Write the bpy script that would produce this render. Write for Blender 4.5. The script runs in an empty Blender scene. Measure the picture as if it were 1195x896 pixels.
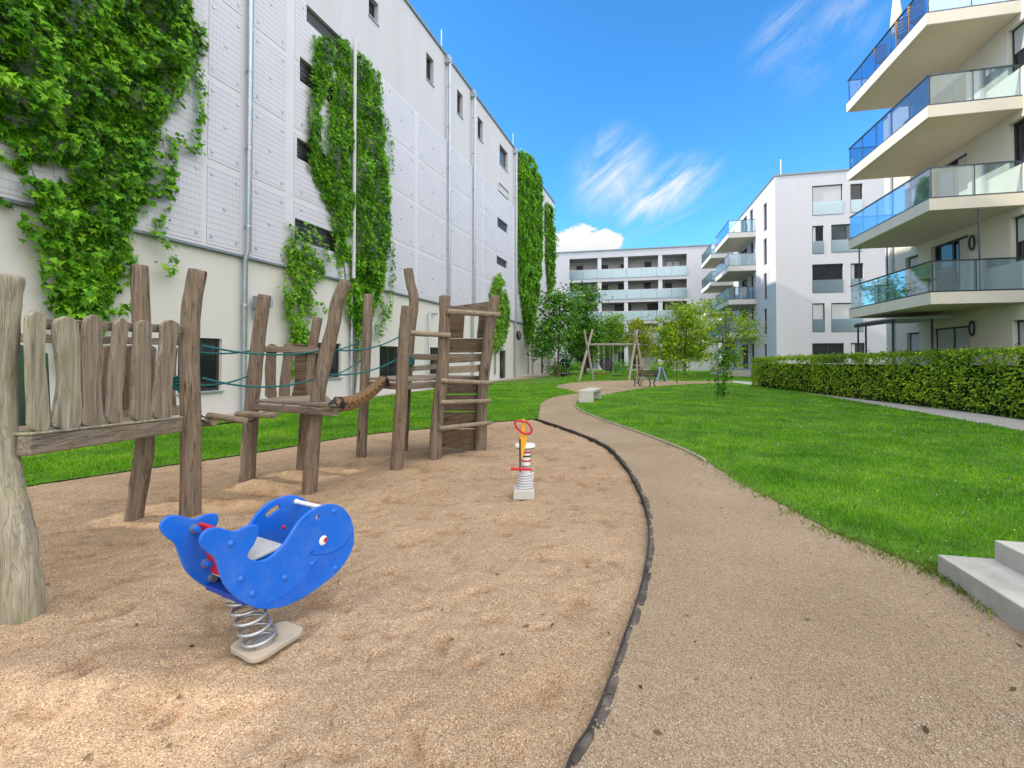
import bpy, bmesh, math, random
import numpy as np
from mathutils import Vector, Matrix, noise as mnoise

rnd = random.Random(11)
nrs = np.random.RandomState(5)
SC = bpy.context.scene
COL = SC.collection
rad = math.radians

# ------------------------------------------------------------------ camera geometry (surveying helpers)
F, CX, CY, PITCH, EYE = 555.0, 597.5, 408.0, rad(-1.0), 1.6
CAM = Vector((0, 0, EYE))
def ray(u, v):
    x, y = (u - CX) / F, -(v - CY) / F
    return Vector((x, math.cos(PITCH) + y * math.sin(PITCH), -math.sin(PITCH) + y * math.cos(PITCH)))
def G(u, v, z=0.0):
    r = ray(u, v); t = (z - EYE) / r.z
    return CAM + r * t
def atY(u, v, Y):
    r = ray(u, v); return CAM + r * (Y / r.y)
def onplane(u, v, p0, n):
    r = ray(u, v); t = (p0 - CAM).dot(n) / r.dot(n)
    return CAM + r * t

# ------------------------------------------------------------------ objects, things, parts
MATX = {}
def empty(name, loc=(0, 0, 0), rz=0.0, label=None, cat=None, group=None):
    o = bpy.data.objects.new(name, None); COL.objects.link(o)
    o.empty_display_size = 0.2
    o.location = loc; o.rotation_euler = (0, 0, rz)
    MATX[o.name] = Matrix.Translation(Vector(loc)) @ Matrix.Rotation(rz, 4, 'Z')
    tag(o, label, cat, group)
    return o
def tag(o, label=None, cat=None, group=None, kind=None):
    if label: o['label'] = label
    if cat: o['category'] = cat
    if group: o['group'] = group
    if kind: o['kind'] = kind
    return o
def rootmat(o):
    while o is not None:
        if o.name in MATX: return MATX[o.name]
        if o.parent is None: return Matrix.Translation(o.location)
        o = o.parent
    return Matrix.Identity(4)

class MB:
    def __init__(s): s.v = []; s.f = []; s.m = []
    def add(s, vs, fs, mi=0):
        b = len(s.v); s.v += [Vector(p) for p in vs]
        for f in fs: s.f.append([b + i for i in f]); s.m.append(mi)
        return s
    def hexa(s, p, mi=0):   # 8 points: bottom ring 0-3, top ring 4-7
        return s.add(p, [(3, 2, 1, 0), (4, 5, 6, 7), (0, 1, 5, 4), (1, 2, 6, 5), (2, 3, 7, 6), (3, 0, 4, 7)], mi)
    def box(s, lo, hi, mi=0):
        (a, b, c), (d, e, f) = lo, hi
        return s.hexa([(a, b, c), (d, b, c), (d, e, c), (a, e, c), (a, b, f), (d, b, f), (d, e, f), (a, e, f)], mi)
    def obox(s, c, ax, ay, az, mi=0):   # centre and half-axis vectors
        c, ax, ay, az = Vector(c), Vector(ax), Vector(ay), Vector(az)
        return s.hexa([c-ax-ay-az, c+ax-ay-az, c+ax+ay-az, c-ax+ay-az, c-ax-ay+az, c+ax-ay+az, c+ax+ay+az, c-ax+ay+az], mi)
    def plank(s, p0, p1, w, t, up=(0, 0, 1), mi=0):   # bar from p0 to p1, w across, t along up
        p0, p1 = Vector(p0), Vector(p1); d = (p1 - p0); L = d.length / 2; d.normalize()
        side = d.cross(Vector(up)).normalized(); upv = side.cross(d).normalized()
        return s.obox((p0 + p1) / 2, d * L, side * w / 2, upv * t / 2, mi)
    def prism(s, poly, ext, mi=0):
        n = len(poly); poly = [Vector(p) for p in poly]; ext = Vector(ext)
        vs = poly + [p + ext for p in poly]
        fs = [list(range(n))[::-1], list(range(n, 2 * n))] + [(i, (i + 1) % n, n + (i + 1) % n, n + i) for i in range(n)]
        return s.add(vs, fs, mi)
    def tube(s, path, radii, seg=10, mi=0, caps=True, rough=0.0, closed=False, seed=0):
        path = [Vector(p) for p in path]; n = len(path)
        if not hasattr(radii, '__len__'): radii = [radii] * n
        b = len(s.v); up = None; rr = random.Random(seed)
        for i, p in enumerate(path):
            if closed: d = (path[(i + 1) % n] - path[i - 1]).normalized()
            else: d = (path[min(i + 1, n - 1)] - path[max(i - 1, 0)]).normalized()
            if up is None:
                ref = Vector((0, 0, 1)) if abs(d.z) < 0.9 else Vector((1, 0, 0))
                up = (ref - d * ref.dot(d)).normalized()
            else:
                up = (up - d * up.dot(d)).normalized()
            sd = d.cross(up)
            for k in range(seg):
                a = 2 * math.pi * k / seg
                r = radii[i]
                if rough: r *= 1 + rough * mnoise.noise(Vector((math.cos(a) * 1.3 + seed * 7.1, math.sin(a) * 1.3, i * .35 + seed)))
                s.v.append(p + up * (r * math.cos(a)) + sd * (r * math.sin(a)))
        m = n if closed else n - 1
        for i in range(m):
            j = (i + 1) % n
            for k in range(seg):
                k2 = (k + 1) % seg
                s.f.append([b + i * seg + k, b + i * seg + k2, b + j * seg + k2, b + j * seg + k]); s.m.append(mi)
        if caps and not closed:
            s.f.append([b + k for k in range(seg)][::-1]); s.m.append(mi)
            s.f.append([b + (n - 1) * seg + k for k in range(seg)]); s.m.append(mi)
        return s
    def dome(s, c, nrm, r, h, seg=12, rings=4, mi=0):
        c = Vector(c); nrm = Vector(nrm).normalized()
        ref = Vector((0, 0, 1)) if abs(nrm.z) < 0.9 else Vector((1, 0, 0))
        a = nrm.cross(ref).normalized(); bb = nrm.cross(a)
        path = [c + nrm * (h * math.sin(i / rings * math.pi / 2)) for i in range(rings + 1)]
        b = len(s.v)
        for i in range(rings + 1):
            q = max(r * math.cos(i / rings * math.pi / 2), r * .02)
            for k in range(seg):
                t = 2 * math.pi * k / seg
                s.v.append(path[i] + a * (q * math.cos(t)) + bb * (q * math.sin(t)))
        for i in range(rings):
            for k in range(seg):
                k2 = (k + 1) % seg
                s.f.append([b + i*seg + k, b + i*seg + k2, b + (i+1)*seg + k2, b + (i+1)*seg + k]); s.m.append(mi)
        s.f.append([b + rings*seg + k for k in range(seg)]); s.m.append(mi)
        return s
    def wall(s, O, ax, out, a0, a1, z0, z1, ops, depth=.15, mi=0, rmi=None, back=None):
        """vertical wall sheet with rectangular openings (a0,a1,z0,z1[,depth]); reveals go inward"""
        O, ax, out = Vector(O), Vector(ax), Vector(out); rmi = mi if rmi is None else rmi
        P = lambda a, z, o=0: O + ax * a + Vector((0, 0, z)) + out * o
        A = sorted({a0, a1} | {min(max(q, a0), a1) for o in ops for q in o[:2]})
        Z = sorted({z0, z1} | {min(max(q, z0), z1) for o in ops for q in o[2:4]})
        flip = ax.cross(Vector((0, 0, 1))).dot(out) < 0
        def quad(p, m):
            s.add(p if not flip else p[::-1], [(0, 1, 2, 3)], m)
        for i in range(len(A) - 1):
            ca = (A[i] + A[i+1]) / 2
            for j in range(len(Z) - 1):
                cz = (Z[j] + Z[j+1]) / 2
                if any(o[0] < ca < o[1] and o[2] < cz < o[3] for o in ops): continue
                quad([P(A[i], Z[j]), P(A[i+1], Z[j]), P(A[i+1], Z[j+1]), P(A[i], Z[j+1])], mi)
        for o in ops:
            x0, x1, y0, y1 = o[:4]; d = -(o[4] if len(o) > 4 else depth)
            quad([P(x0, y0), P(x0, y0, d), P(x1, y0, d), P(x1, y0)][::-1], rmi)
            quad([P(x0, y1), P(x0, y1, d), P(x1, y1, d), P(x1, y1)], rmi)
            quad([P(x0, y0), P(x0, y0, d), P(x0, y1, d), P(x0, y1)], rmi)
            quad([P(x1, y0), P(x1, y0, d), P(x1, y1, d), P(x1, y1)][::-1], rmi)
            if back is not None: quad([P(x0, y0, d), P(x1, y0, d), P(x1, y1, d), P(x0, y1, d)], back)
        return s
    def build(s, name, mats, parent=None, local=False, loc=None, smooth=None, bevel=0, bseg=2, recalc=True):
        if not isinstance(mats, (list, tuple)): mats = [mats]
        me = bpy.data.meshes.new(name)
        if parent is not None and not local:
            inv = rootmat(parent).inverted(); vs = [inv @ p for p in s.v]
        elif parent is None and loc is not None:
            L = Vector(loc); vs = [p - L for p in s.v]
        else: vs = s.v
        me.from_pydata([tuple(p) for p in vs], [], s.f)
        for m in mats: me.materials.append(m)
        if len(mats) > 1: me.polygons.foreach_set('material_index', s.m)
        if recalc:
            bm = bmesh.new(); bm.from_mesh(me); bmesh.ops.recalc_face_normals(bm, faces=bm.faces); bm.to_mesh(me); bm.free()
        if smooth is not None:
            me.polygons.foreach_set('use_smooth', [True] * len(me.polygons)); me.set_sharp_from_angle(angle=rad(smooth))
        me.update()
        o = bpy.data.objects.new(name, me); COL.objects.link(o)
        if parent is not None: o.parent = parent
        elif loc is not None: o.location = loc
        if bevel:
            b = o.modifiers.new('bevel', 'BEVEL'); b.width = bevel; b.segments = bseg; b.limit_method = 'ANGLE'; b.angle_limit = rad(40)
        return o

def np_obj(name, V, Fc, mat, parent=None, loc=None, smooth=False):
    """big numpy mesh, all faces with the same corner count (world coordinates)"""
    V = np.asarray(V, dtype=np.float64)
    if parent is not None:
        M = np.array(rootmat(parent).inverted()); V = V @ M[:3, :3].T + M[:3, 3]
    elif loc is not None: V = V - np.array(loc)
    me = bpy.data.meshes.new(name); m, k = Fc.shape
    me.vertices.add(len(V)); me.vertices.foreach_set('co', V.astype(np.float32).ravel())
    me.loops.add(m * k); me.loops.foreach_set('vertex_index', Fc.astype(np.int32).ravel())
    me.polygons.add(m); me.polygons.foreach_set('loop_start', (np.arange(m) * k).astype(np.int32))
    if smooth: me.polygons.foreach_set('use_smooth', np.ones(m, dtype=bool))
    me.update(calc_edges=True)
    for q in (mat if isinstance(mat, (list, tuple)) else [mat]): me.materials.append(q)
    o = bpy.data.objects.new(name, me); COL.objects.link(o)
    if parent is not None: o.parent = parent
    elif loc is not None: o.location = loc
    return o

def in_poly(X, Y, poly):
    P = np.array([(p[0], p[1]) for p in poly]); r = np.zeros(X.shape, bool); j = len(P) - 1
    for i in range(len(P)):
        xi, yi, xj, yj = P[i, 0], P[i, 1], P[j, 0], P[j, 1]
        c = ((yi > Y) != (yj > Y)) & (X < (xj - xi) * (Y - yi) / (yj - yi + 1e-12) + xi)
        r ^= c; j = i
    return r
def seg_dist(X, Y, line, closed=False):
    P = [(p[0], p[1]) for p in line]; D = np.full(X.shape, 1e9)
    if closed: P = P + [P[0]]
    for (ax, ay), (bx, by) in zip(P[:-1], P[1:]):
        dx, dy = bx - ax, by - ay; t = np.clip(((X-ax)*dx + (Y-ay)*dy) / (dx*dx + dy*dy + 1e-12), 0, 1)
        D = np.minimum(D, np.hypot(X - ax - t*dx, Y - ay - t*dy))
    return D
_LAT = np.random.RandomState(3).rand(256, 256)
def vnoise(X, Y):
    xi, yi = np.floor(X).astype(int), np.floor(Y).astype(int); fx, fy = X - xi, Y - yi
    fx, fy = fx*fx*(3-2*fx), fy*fy*(3-2*fy); L = lambda a, b: _LAT[a & 255, b & 255]
    return (L(xi, yi)*(1-fx)+L(xi+1, yi)*fx)*(1-fy) + (L(xi, yi+1)*(1-fx)+L(xi+1, yi+1)*fx)*fy
def fbm(X, Y, o=4, g=.5):
    r = 0; a = 1; t = 0
    for k in range(o): r = r + a * vnoise(X * 2**k + 17*k, Y * 2**k + 31*k); t += a; a *= g
    return r / t
def smooth_line(pts, n=8):
    P = [Vector(p) for p in pts]; out = []
    for i in range(len(P) - 1):
        a, b, c, d = P[max(i-1, 0)], P[i], P[i+1], P[min(i+2, len(P)-1)]
        for k in range(n):
            t = k / n
            out.append(0.5*((2*b) + (c-a)*t + (2*a-5*b+4*c-d)*t*t + (3*b-a-3*c+d)*t**3))
    return out + [P[-1]]
def smooth_loop(pts, n=6):
    P = [Vector(p) for p in pts]; N = len(P); out = []
    for i in range(N):
        a, b, c, d = P[i-1], P[i], P[(i+1) % N], P[(i+2) % N]
        for k in range(n):
            t = k / n
            out.append(0.5*((2*b) + (c-a)*t + (2*a-5*b+4*c-d)*t*t + (3*b-a-3*c+d)*t**3))
    return out

# ------------------------------------------------------------------ materials
def nt(name):
    m = bpy.data.materials.new(name); m.use_nodes = True
    N = m.node_tree.nodes; L = m.node_tree.links
    return m, N, L, N['Principled BSDF'], N['Material Output']
def node(N, t, **kw):
    n = N.new(t)
    for k, v in kw.items(): setattr(n, k, v)
    return n
def setin(n, **kw):
    for k, v in kw.items(): n.inputs[k.replace('_', ' ')].default_value = v
def rgba(c, k=1.0): return (min(c[0]*k, 1), min(c[1]*k, 1), min(c[2]*k, 1), 1)
def coords(N, L, scale=(1, 1, 1), kind='Object', rot=(0, 0, 0)):
    tc = node(N, 'ShaderNodeTexCoord'); mp = node(N, 'ShaderNodeMapping')
    mp.inputs['Scale'].default_value = scale; mp.inputs['Rotation'].default_value = rot
    L.new(tc.outputs[kind], mp.inputs['Vector']); return mp.outputs['Vector']
def noise_(N, L, vec, scale, detail=5, rough=.6, dist=0):
    n = node(N, 'ShaderNodeTexNoise'); setin(n, Scale=scale, Detail=detail, Roughness=rough, Distortion=dist)
    L.new(vec, n.inputs['Vector']); return n
def ramp(N, L, fac, stops):
    r = node(N, 'ShaderNodeValToRGB'); e = r.color_ramp.elements
    while len(e) < len(stops): e.new(.5)
    for q, (p, c) in zip(e, stops): q.position = p; q.color = c if len(c) == 4 else (*c, 1)
    L.new(fac, r.inputs['Fac']); return r.outputs['Color']
def mixc(N, L, fac, a, b, mode='MIX'):
    m = node(N, 'ShaderNodeMix', data_type='RGBA', blend_type=mode)
    for k, val in ((0, fac), (6, a), (7, b)):
        if hasattr(val, 'default_value') or hasattr(val, 'is_output'): L.new(val, m.inputs[k])
        else: m.inputs[k].default_value = val
    return m.outputs[2]
def bump_(N, L, h, strength, dist, nrm=None):
    b = node(N, 'ShaderNodeBump'); setin(b, Strength=strength, Distance=dist); L.new(h, b.inputs['Height'])
    if nrm is not None: L.new(nrm, b.inputs['Normal'])
    return b.outputs['Normal']
def pmat(name, base, rough=.8, var=.15, scale=4, bump=.0, bscale=40, bdist=.01, spec=.3, stretch=(1, 1, 1), metal=0, dirt=None, dscale=.6, damt=.5, coat=0):
    m, N, L, P, O = nt(name); v = coords(N, L, stretch)
    n = noise_(N, L, v, scale, 6)
    c = ramp(N, L, n.outputs['Fac'], [(.3, rgba(base, 1-var)), (.7, rgba(base, 1+var))])
    if dirt:
        d = noise_(N, L, v, dscale, 6, .65)
        f = ramp(N, L, d.outputs['Fac'], [(.45, (0, 0, 0)), (.75, (damt, damt, damt))])
        c = mixc(N, L, f, c, rgba(dirt))
    L.new(c, P.inputs['Base Color']); P.inputs['Metallic'].default_value = metal
    rr = node(N, 'ShaderNodeMapRange'); setin(rr, To_Min=rough-.08, To_Max=min(rough+.08, 1)); L.new(n.outputs['Fac'], rr.inputs['Value']); L.new(rr.outputs[0], P.inputs['Roughness'])
    P.inputs['Specular IOR Level'].default_value = spec
    if coat: P.inputs['Coat Weight'].default_value = coat; P.inputs['Coat Roughness'].default_value = .12
    if bump:
        b = noise_(N, L, v, bscale, 4); L.new(bump_(N, L, b.outputs['Fac'], bump, bdist), P.inputs['Normal'])
    return m

def wood(name, base, axis='z', warm=(.34, .20, .11), green=0.0, crack=1.0):
    st = {'z': (1, 1, .09), 'x': (.09, 1, 1), 'y': (1, .09, 1), 'h': (.10, .10, 1)}[axis]
    m, N, L, P, O = nt(name); v = coords(N, L, st); v1 = coords(N, L)
    g = noise_(N, L, v, 26, 7, .65, .4); big = noise_(N, L, v1, 2.3, 4, .6)
    c = ramp(N, L, g.outputs['Fac'], [(.25, rgba(base, .36)), (.42, rgba(base, .78)), (.58, rgba(base, 1.1)), (.8, rgba(base, 1.6))])
    f = ramp(N, L, big.outputs['Fac'], [(.42, (0, 0, 0)), (.7, (.55, .55, .55))])
    c = mixc(N, L, f, c, mixc(N, L, .75, c, rgba(warm)))
    if green:
        gn = noise_(N, L, v1, 4.5, 5, .6)
        gf = ramp(N, L, gn.outputs['Fac'], [(.45, (0, 0, 0)), (.72, (green, green, green))])
        c = mixc(N, L, gf, c, rgba((.23, .25, .09)))
    cr = noise_(N, L, v, 9, 3, .5, .8)
    cf = ramp(N, L, cr.outputs['Fac'], [(.30, (0, 0, 0)), (.345, (1, 1, 1))])
    c = mixc(N, L, .8 * crack, c, cf, 'MULTIPLY')
    st2 = tuple(q * .45 if q < .5 else q for q in st); v2 = coords(N, L, st2); fc = noise_(N, L, v2, 34, 2, .5, .25)
    ff = ramp(N, L, fc.outputs['Fac'], [(.0, (1, 1, 1)), (.475, (1, 1, 1)), (.497, (.25, .22, .2)), (.52, (1, 1, 1)), (1, (1, 1, 1))])
    c = mixc(N, L, .75 * crack, c, ff, 'MULTIPLY')
    kv = coords(N, L, tuple(q * 3 if q < .5 else q for q in st)); kn = node(N, 'ShaderNodeTexVoronoi'); setin(kn, Scale=3.2, Randomness=1.0); L.new(kv, kn.inputs['Vector'])
    c = mixc(N, L, .7 * crack, c, ramp(N, L, kn.outputs['Distance'], [(.05, (.25, .2, .17)), (.11, (.75, .7, .66)), (.17, (1, 1, 1))]), 'MULTIPLY')
    L.new(c, P.inputs['Base Color']); P.inputs['Roughness'].default_value = .82; P.inputs['Specular IOR Level'].default_value = .2
    h = mixc(N, L, .8, mixc(N, L, .5, g.outputs['Color'], cf, 'MULTIPLY'), ff, 'MULTIPLY')
    L.new(bump_(N, L, h, .8, .014), P.inputs['Normal'])
    return m

def leafmat(name, dark, mid, light, trans=.25, clump=1.2, rough=.5, cw=.9, iw=.55):
    m, N, L, P, O = nt(name)
    ge = node(N, 'ShaderNodeNewGeometry'); v = coords(N, L)
    n = noise_(N, L, v, clump, 3)
    a = node(N, 'ShaderNodeMath', operation='MULTIPLY_ADD'); a.inputs[1].default_value = iw; L.new(ge.outputs['Random Per Island'], a.inputs[0])
    b = node(N, 'ShaderNodeMath', operation='MULTIPLY_ADD'); b.inputs[1].default_value = cw; b.inputs[2].default_value = .23 - cw / 2; L.new(n.outputs['Fac'], b.inputs[0]); L.new(b.outputs[0], a.inputs[2])
    c = ramp(N, L, a.outputs[0], [(.12, dark), (.5, mid), (.9, light)])
    L.new(c, P.inputs['Base Color']); P.inputs['Roughness'].default_value = rough; P.inputs['Specular IOR Level'].default_value = .25
    t = node(N, 'ShaderNodeBsdfTranslucent'); L.new(mixc(N, L, .5, c, rgba((.25, .45, .05)), 'MIX'), t.inputs['Color'])
    mx = node(N, 'ShaderNodeMixShader'); mx.inputs[0].default_value = trans
    L.new(P.outputs[0], mx.inputs[1]); L.new(t.outputs[0], mx.inputs[2]); L.new(mx.outputs[0], O.inputs['Surface'])
    return m

def glassmat(name, tint, refl=.22, gl=(.9, .95, 1), edge=.6, rough=.03):
    m, N, L, P, O = nt(name); N.remove(P)
    lw = node(N, 'ShaderNodeLayerWeight'); lw.inputs['Blend'].default_value = .35
    mr = node(N, 'ShaderNodeMapRange'); setin(mr, To_Min=refl, To_Max=min(refl + edge, 1)); L.new(lw.outputs['Facing'], mr.inputs['Value'])
    t = node(N, 'ShaderNodeBsdfTransparent'); t.inputs['Color'].default_value = rgba(tint)
    g = node(N, 'ShaderNodeBsdfGlossy'); g.inputs['Color'].default_value = rgba(gl); g.inputs['Roughness'].default_value = rough
    mx = node(N, 'ShaderNodeMixShader'); L.new(mr.outputs[0], mx.inputs[0]); L.new(t.outputs[0], mx.inputs[1]); L.new(g.outputs[0], mx.inputs[2])
    L.new(mx.outputs[0], O.inputs['Surface']); return m

def grains(name, cols, gs, big, bigamt, bump=.6, patch=None, bdist=.006, damp_dent_shade=0):
    """sand / fine gravel: coloured voronoi grains, patches, grain bump"""
    m, N, L, P, O = nt(name); v = coords(N, L)
    vo = node(N, 'ShaderNodeTexVoronoi'); setin(vo, Scale=gs, Randomness=1.0); L.new(v, vo.inputs['Vector'])
    sp = node(N, 'ShaderNodeSeparateColor'); L.new(vo.outputs['Color'], sp.inputs[0])
    c = ramp(N, L, sp.outputs[0], cols)
    vo2 = node(N, 'ShaderNodeTexVoronoi'); setin(vo2, Scale=gs * .37, Randomness=1.0); L.new(v, vo2.inputs['Vector'])
    sp2 = node(N, 'ShaderNodeSeparateColor'); L.new(vo2.outputs['Color'], sp2.inputs[0])
    f2 = ramp(N, L, sp2.outputs[1], [(.84, (0, 0, 0)), (.95, (.4, .4, .4))])
    c = mixc(N, L, f2, c, mixc(N, L, .5, c, rgba(patch or (.30, .20, .12))))
    n = noise_(N, L, v, big, 6, .62)
    f = ramp(N, L, n.outputs['Fac'], [(.3, (1-bigamt, 1-bigamt*1.05, 1-bigamt*1.15)), (.7, (1.0, 1.0, 1.0))])
    c = mixc(N, L, 1.0, c, f, 'MULTIPLY')
    if damp_dent_shade:
        at = node(N, 'ShaderNodeAttribute'); at.attribute_name = 'damp_dent_shade'; dn = noise_(N, L, v, 9, 4, .6)
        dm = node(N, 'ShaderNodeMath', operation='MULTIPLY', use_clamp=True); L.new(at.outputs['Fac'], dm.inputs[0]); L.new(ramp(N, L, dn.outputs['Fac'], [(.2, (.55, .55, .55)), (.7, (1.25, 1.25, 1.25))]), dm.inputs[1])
        c = mixc(N, L, dm.outputs[0], c, mixc(N, L, 1.0, c, rgba((.60, .47, .33)), 'MULTIPLY'))  # dent shade painted into the sand colour, with damp patches
    L.new(c, P.inputs['Base Color']); P.inputs['Roughness'].default_value = .95; P.inputs['Specular IOR Level'].default_value = .12
    h = noise_(N, L, v, gs * .12, 5, .7)
    b1 = bump_(N, L, h.outputs['Fac'], bump * .7, bdist * 3)
    L.new(bump_(N, L, vo.outputs['Distance'], bump, bdist, b1), P.inputs['Normal'])
    return m
# ------------------------------------------------------------------ palette
M_SAND = grains('sand', [(.0, rgba((.17, .105, .062))), (.3, rgba((.355, .252, .157))), (.75, rgba((.455, .332, .216))), (1, rgba((.66, .52, .39)))], 210, 1.3, .16, .6, (.24, .15, .09), bdist=.004, damp_dent_shade=.8)
M_GRAVEL = grains('gravel', [(.0, rgba((.215, .152, .098))), (.4, rgba((.355, .272, .185))), (.8, rgba((.435, .34, .237))), (1, rgba((.58, .485, .365)))], 220, .55, .30, .7, (.22, .15, .09), bdist=.004)
M_SOIL = pmat('lawn_soil', (.075, .17, .014), .95, .5, 3, .6, 60, .02)
M_GROUND = pmat('ground_turf', (.04, .085, .016), .95, .4, .5, .4, 30, .02)
M_GRASS = leafmat('grass_blades', (.040, .165, .006, 1), (.145, .44, .010, 1), (.44, .64, .04, 1), .40, .85, .6, cw=1.5, iw=.45)
M_PAVE = pmat('pale_paving', (.42, .40, .36), .9, .12, 2.5, .3, 90, .004, dirt=(.25, .23, .19), dscale=1.1)
M_CONC = pmat('concrete', (.45, .44, .405), .85, .14, 3.0, .35, 120, .003, dirt=(.20, .21, .18), dscale=2.2, damt=.6)
M_CONC_L = pmat('pale_concrete', (.50, .49, .46), .85, .1, 3.0, .3, 90, .003, dirt=(.3, .29, .25), dscale=2)
M_STONE = pmat('dark_edging_stone', (.085, .075, .07), .95, .5, 9, .8, 60, .02, dirt=(.20, .17, .14), dscale=7, damt=.7)
M_RUBBER = pmat('black_edging', (.042, .036, .034), .9, .4, 6, .5, 50, .01)
M_PLASTER = pmat('grey_white_plaster', (.50, .50, .555), .92, .035, .5, .35, 160, .003, dirt=(.46, .45, .465), dscale=.9, damt=.55, stretch=(1.2, 1.2, .14))
M_PLASTER_W = pmat('warm_white_plaster', (.58, .568, .56), .92, .03, .5, .3, 160, .003, dirt=(.54, .51, .47), dscale=.9, damt=.5, stretch=(1.1, 1.1, .18))
M_PLASTER_B = pmat('white_plaster', (.55, .55, .60), .92, .03, .5, .3, 160, .003, dirt=(.54, .53, .54), dscale=.9, damt=.5, stretch=(1.1, 1.1, .16))
M_PLASTER_C = pmat('cream_plaster', (.68, .635, .56), .92, .03, .5, .3, 160, .003, dirt=(.60, .53, .43), dscale=.9, damt=.45, stretch=(1.1, 1.1, .18))
M_SOFFIT = pmat('soffit_paint', (.62, .535, .41), .9, .04, .7, .2, 80, .002)
M_BAND = pmat('white_metal_band', (.56, .56, .625), .6, .03, 1.0)
M_DARKMETAL = pmat('anthracite_metal', (.028, .030, .034), .45, .2, 5, spec=.5)
M_ZINC = pmat('zinc_metal', (.40, .45, .50), .38, .12, 3, metal=.7, spec=.5)
M_COPING = pmat('coping_metal', (.20, .24, .28), .45, .1, 3, metal=.4)
M_BLIND = pmat('window_blind', (.50, .51, .52), .6, .05, 1, .6, 30, .01, stretch=(.02, .02, 1))
M_CURTAIN = pmat('pale_curtain', (.55, .56, .58), .8, .15, 14, stretch=(1, 1, .05))
M_GLASSDARK = pmat('dark_window_glass', (.016, .019, .022), .05, .5, .7, spec=.55)
M_GLASSMID = pmat('grey_window_glass', (.06, .075, .085), .06, .5, .6, spec=.7)
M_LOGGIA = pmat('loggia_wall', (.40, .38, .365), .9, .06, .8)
M_GL_CLEAR = glassmat('clear_rail_glass', (.76, .88, .92), .14, edge=.5)
M_GL_BLUE = glassmat('tinted_rail_glass', (.60, .75, .92), .16, (.86, .93, 1), edge=.45)
M_GL_SMOKE = glassmat('smoky_rail_glass', (.62, .70, .80), .08, (.85, .9, 1), edge=.22)
M_GL_FROST = glassmat('frosted_rail_glass', (.42, .60, .68), .42, (.62, .74, .80), edge=.3, rough=.3)
M_STEEL = pmat('railing_steel', (.10, .115, .14), .4, .1, 4, metal=.6)
M_WOOD_Z = wood('weathered_post_wood', (.200, .158, .122), 'z', (.235, .145, .088))
M_WOOD_F = wood('grey_fence_board_wood', (.265, .222, .178), 'z', (.27, .18, .115), .15, .7)
M_WOOD_X = wood('weathered_beam_wood', (.20, .166, .134), 'h', (.23, .15, .095))
M_WOOD_Y = wood('weathered_rail_wood', (.235, .20, .16), 'y', (.24, .17, .11), crack=.8)
M_WOOD_G = wood('sunlit_pale_post_wood', (.33, .305, .245), 'z', (.36, .31, .22), .5, .3)  # paler, greener wood: sunlight on the near post painted into the colour
M_WOOD_D = wood('dark_plank_wood', (.125, .090, .066), 'h', (.13, .07, .04))
M_WOOD_P = wood('pale_rung_wood', (.285, .235, .18), 'x', (.30, .215, .14), crack=.6)
M_WOOD_S = wood('silver_wood', (.30, .275, .235), 'z', (.34, .28, .20), crack=.7)
M_ROPE_T = pmat('teal_rope', (.012, .115, .125), .7, .3, 60, .5, 200, .003)
M_ROPE_B = pmat('brown_braided_rope', (.19, .115, .06), .9, .4, 30, .9, 160, .006)
M_BLACK = pmat('black_rubber', (.018, .018, .02), .7, .3, 20)
M_BLUE = pmat('blue_plastic_panel', (.004, .13, .66), .36, .07, 2.0, .15, 220, .001, spec=.45, dirt=(.14, .25, .58), dscale=7, damt=.30)
M_BLUE_EDGE = pmat('dark_blue_plastic', (.006, .045, .33), .4, .08, 5, spec=.4)
M_BLUE_BOLT = pmat('blue_bolt_cap', (.012, .13, .60), .35, .05, 5, spec=.5)
M_RED = pmat('red_plastic', (.50, .012, .022), .4, .1, 6, spec=.45)
M_WHITE = pmat('white_plastic', (.78, .78, .76), .4, .04, 4, spec=.45)
M_GREYSEAT = pmat('grey_seat_board', (.36, .38, .40), .5, .15, 9, .3, 150, .001)
M_YELLOW = pmat('yellow_plastic', (.78, .38, .015), .4, .08, 5, spec=.4)
M_GALV = pmat('galvanised_steel', (.42, .44, .46), .4, .16, 18, metal=.75, dirt=(.28, .22, .16), dscale=14, damt=.5)
M_SANDYPLATE = pmat('sandy_base_plate', (.38, .34, .285), .85, .25, 6, .5, 120, .004, dirt=(.40, .30, .2), dscale=6, damt=.8)
M_GREENPANEL = pmat('dark_green_panel', (.05, .105, .072), .5, .2, 3, dirt=(.12, .2, .12), dscale=2)
M_VINE = leafmat('vine_leaves', (.009, .050, .004, 1), (.080, .285, .010, 1), (.30, .60, .03, 1), .34, 1.1, cw=1.35, iw=.6)
M_VINE_B = leafmat('bright_vine_leaves', (.055, .18, .008, 1), (.14, .36, .018, 1), (.30, .56, .04, 1), .35, 1.3)
M_VINE_D = leafmat('dark_vine_leaves', (.020, .095, .005, 1), (.10, .33, .011, 1), (.29, .60, .03, 1), .36, .9, cw=1.2)
M_TREE_D = leafmat('dark_tree_leaves', (.022, .095, .01, 1), (.07, .23, .018, 1), (.19, .43, .03, 1), .2, .5)
M_TREE_M = leafmat('mid_tree_leaves', (.055, .16, .006, 1), (.16, .35, .014, 1), (.36, .56, .025, 1), .3, .5)
M_TREE_Y = leafmat('yellow_green_leaves', (.12, .17, .008, 1), (.36, .42, .015, 1), (.62, .58, .03, 1), .35, .6)
M_TREE_L = leafmat('light_green_leaves', (.085, .20, .008, 1), (.27, .44, .018, 1), (.58, .64, .035, 1), .35, .6)  # leaf tones lifted to paint in sunlight on the crowns
M_HEDGE = leafmat('hedge_leaves', (.065, .15, .008, 1), (.22, .38, .018, 1), (.52, .64, .035, 1), .36, .9)
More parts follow.
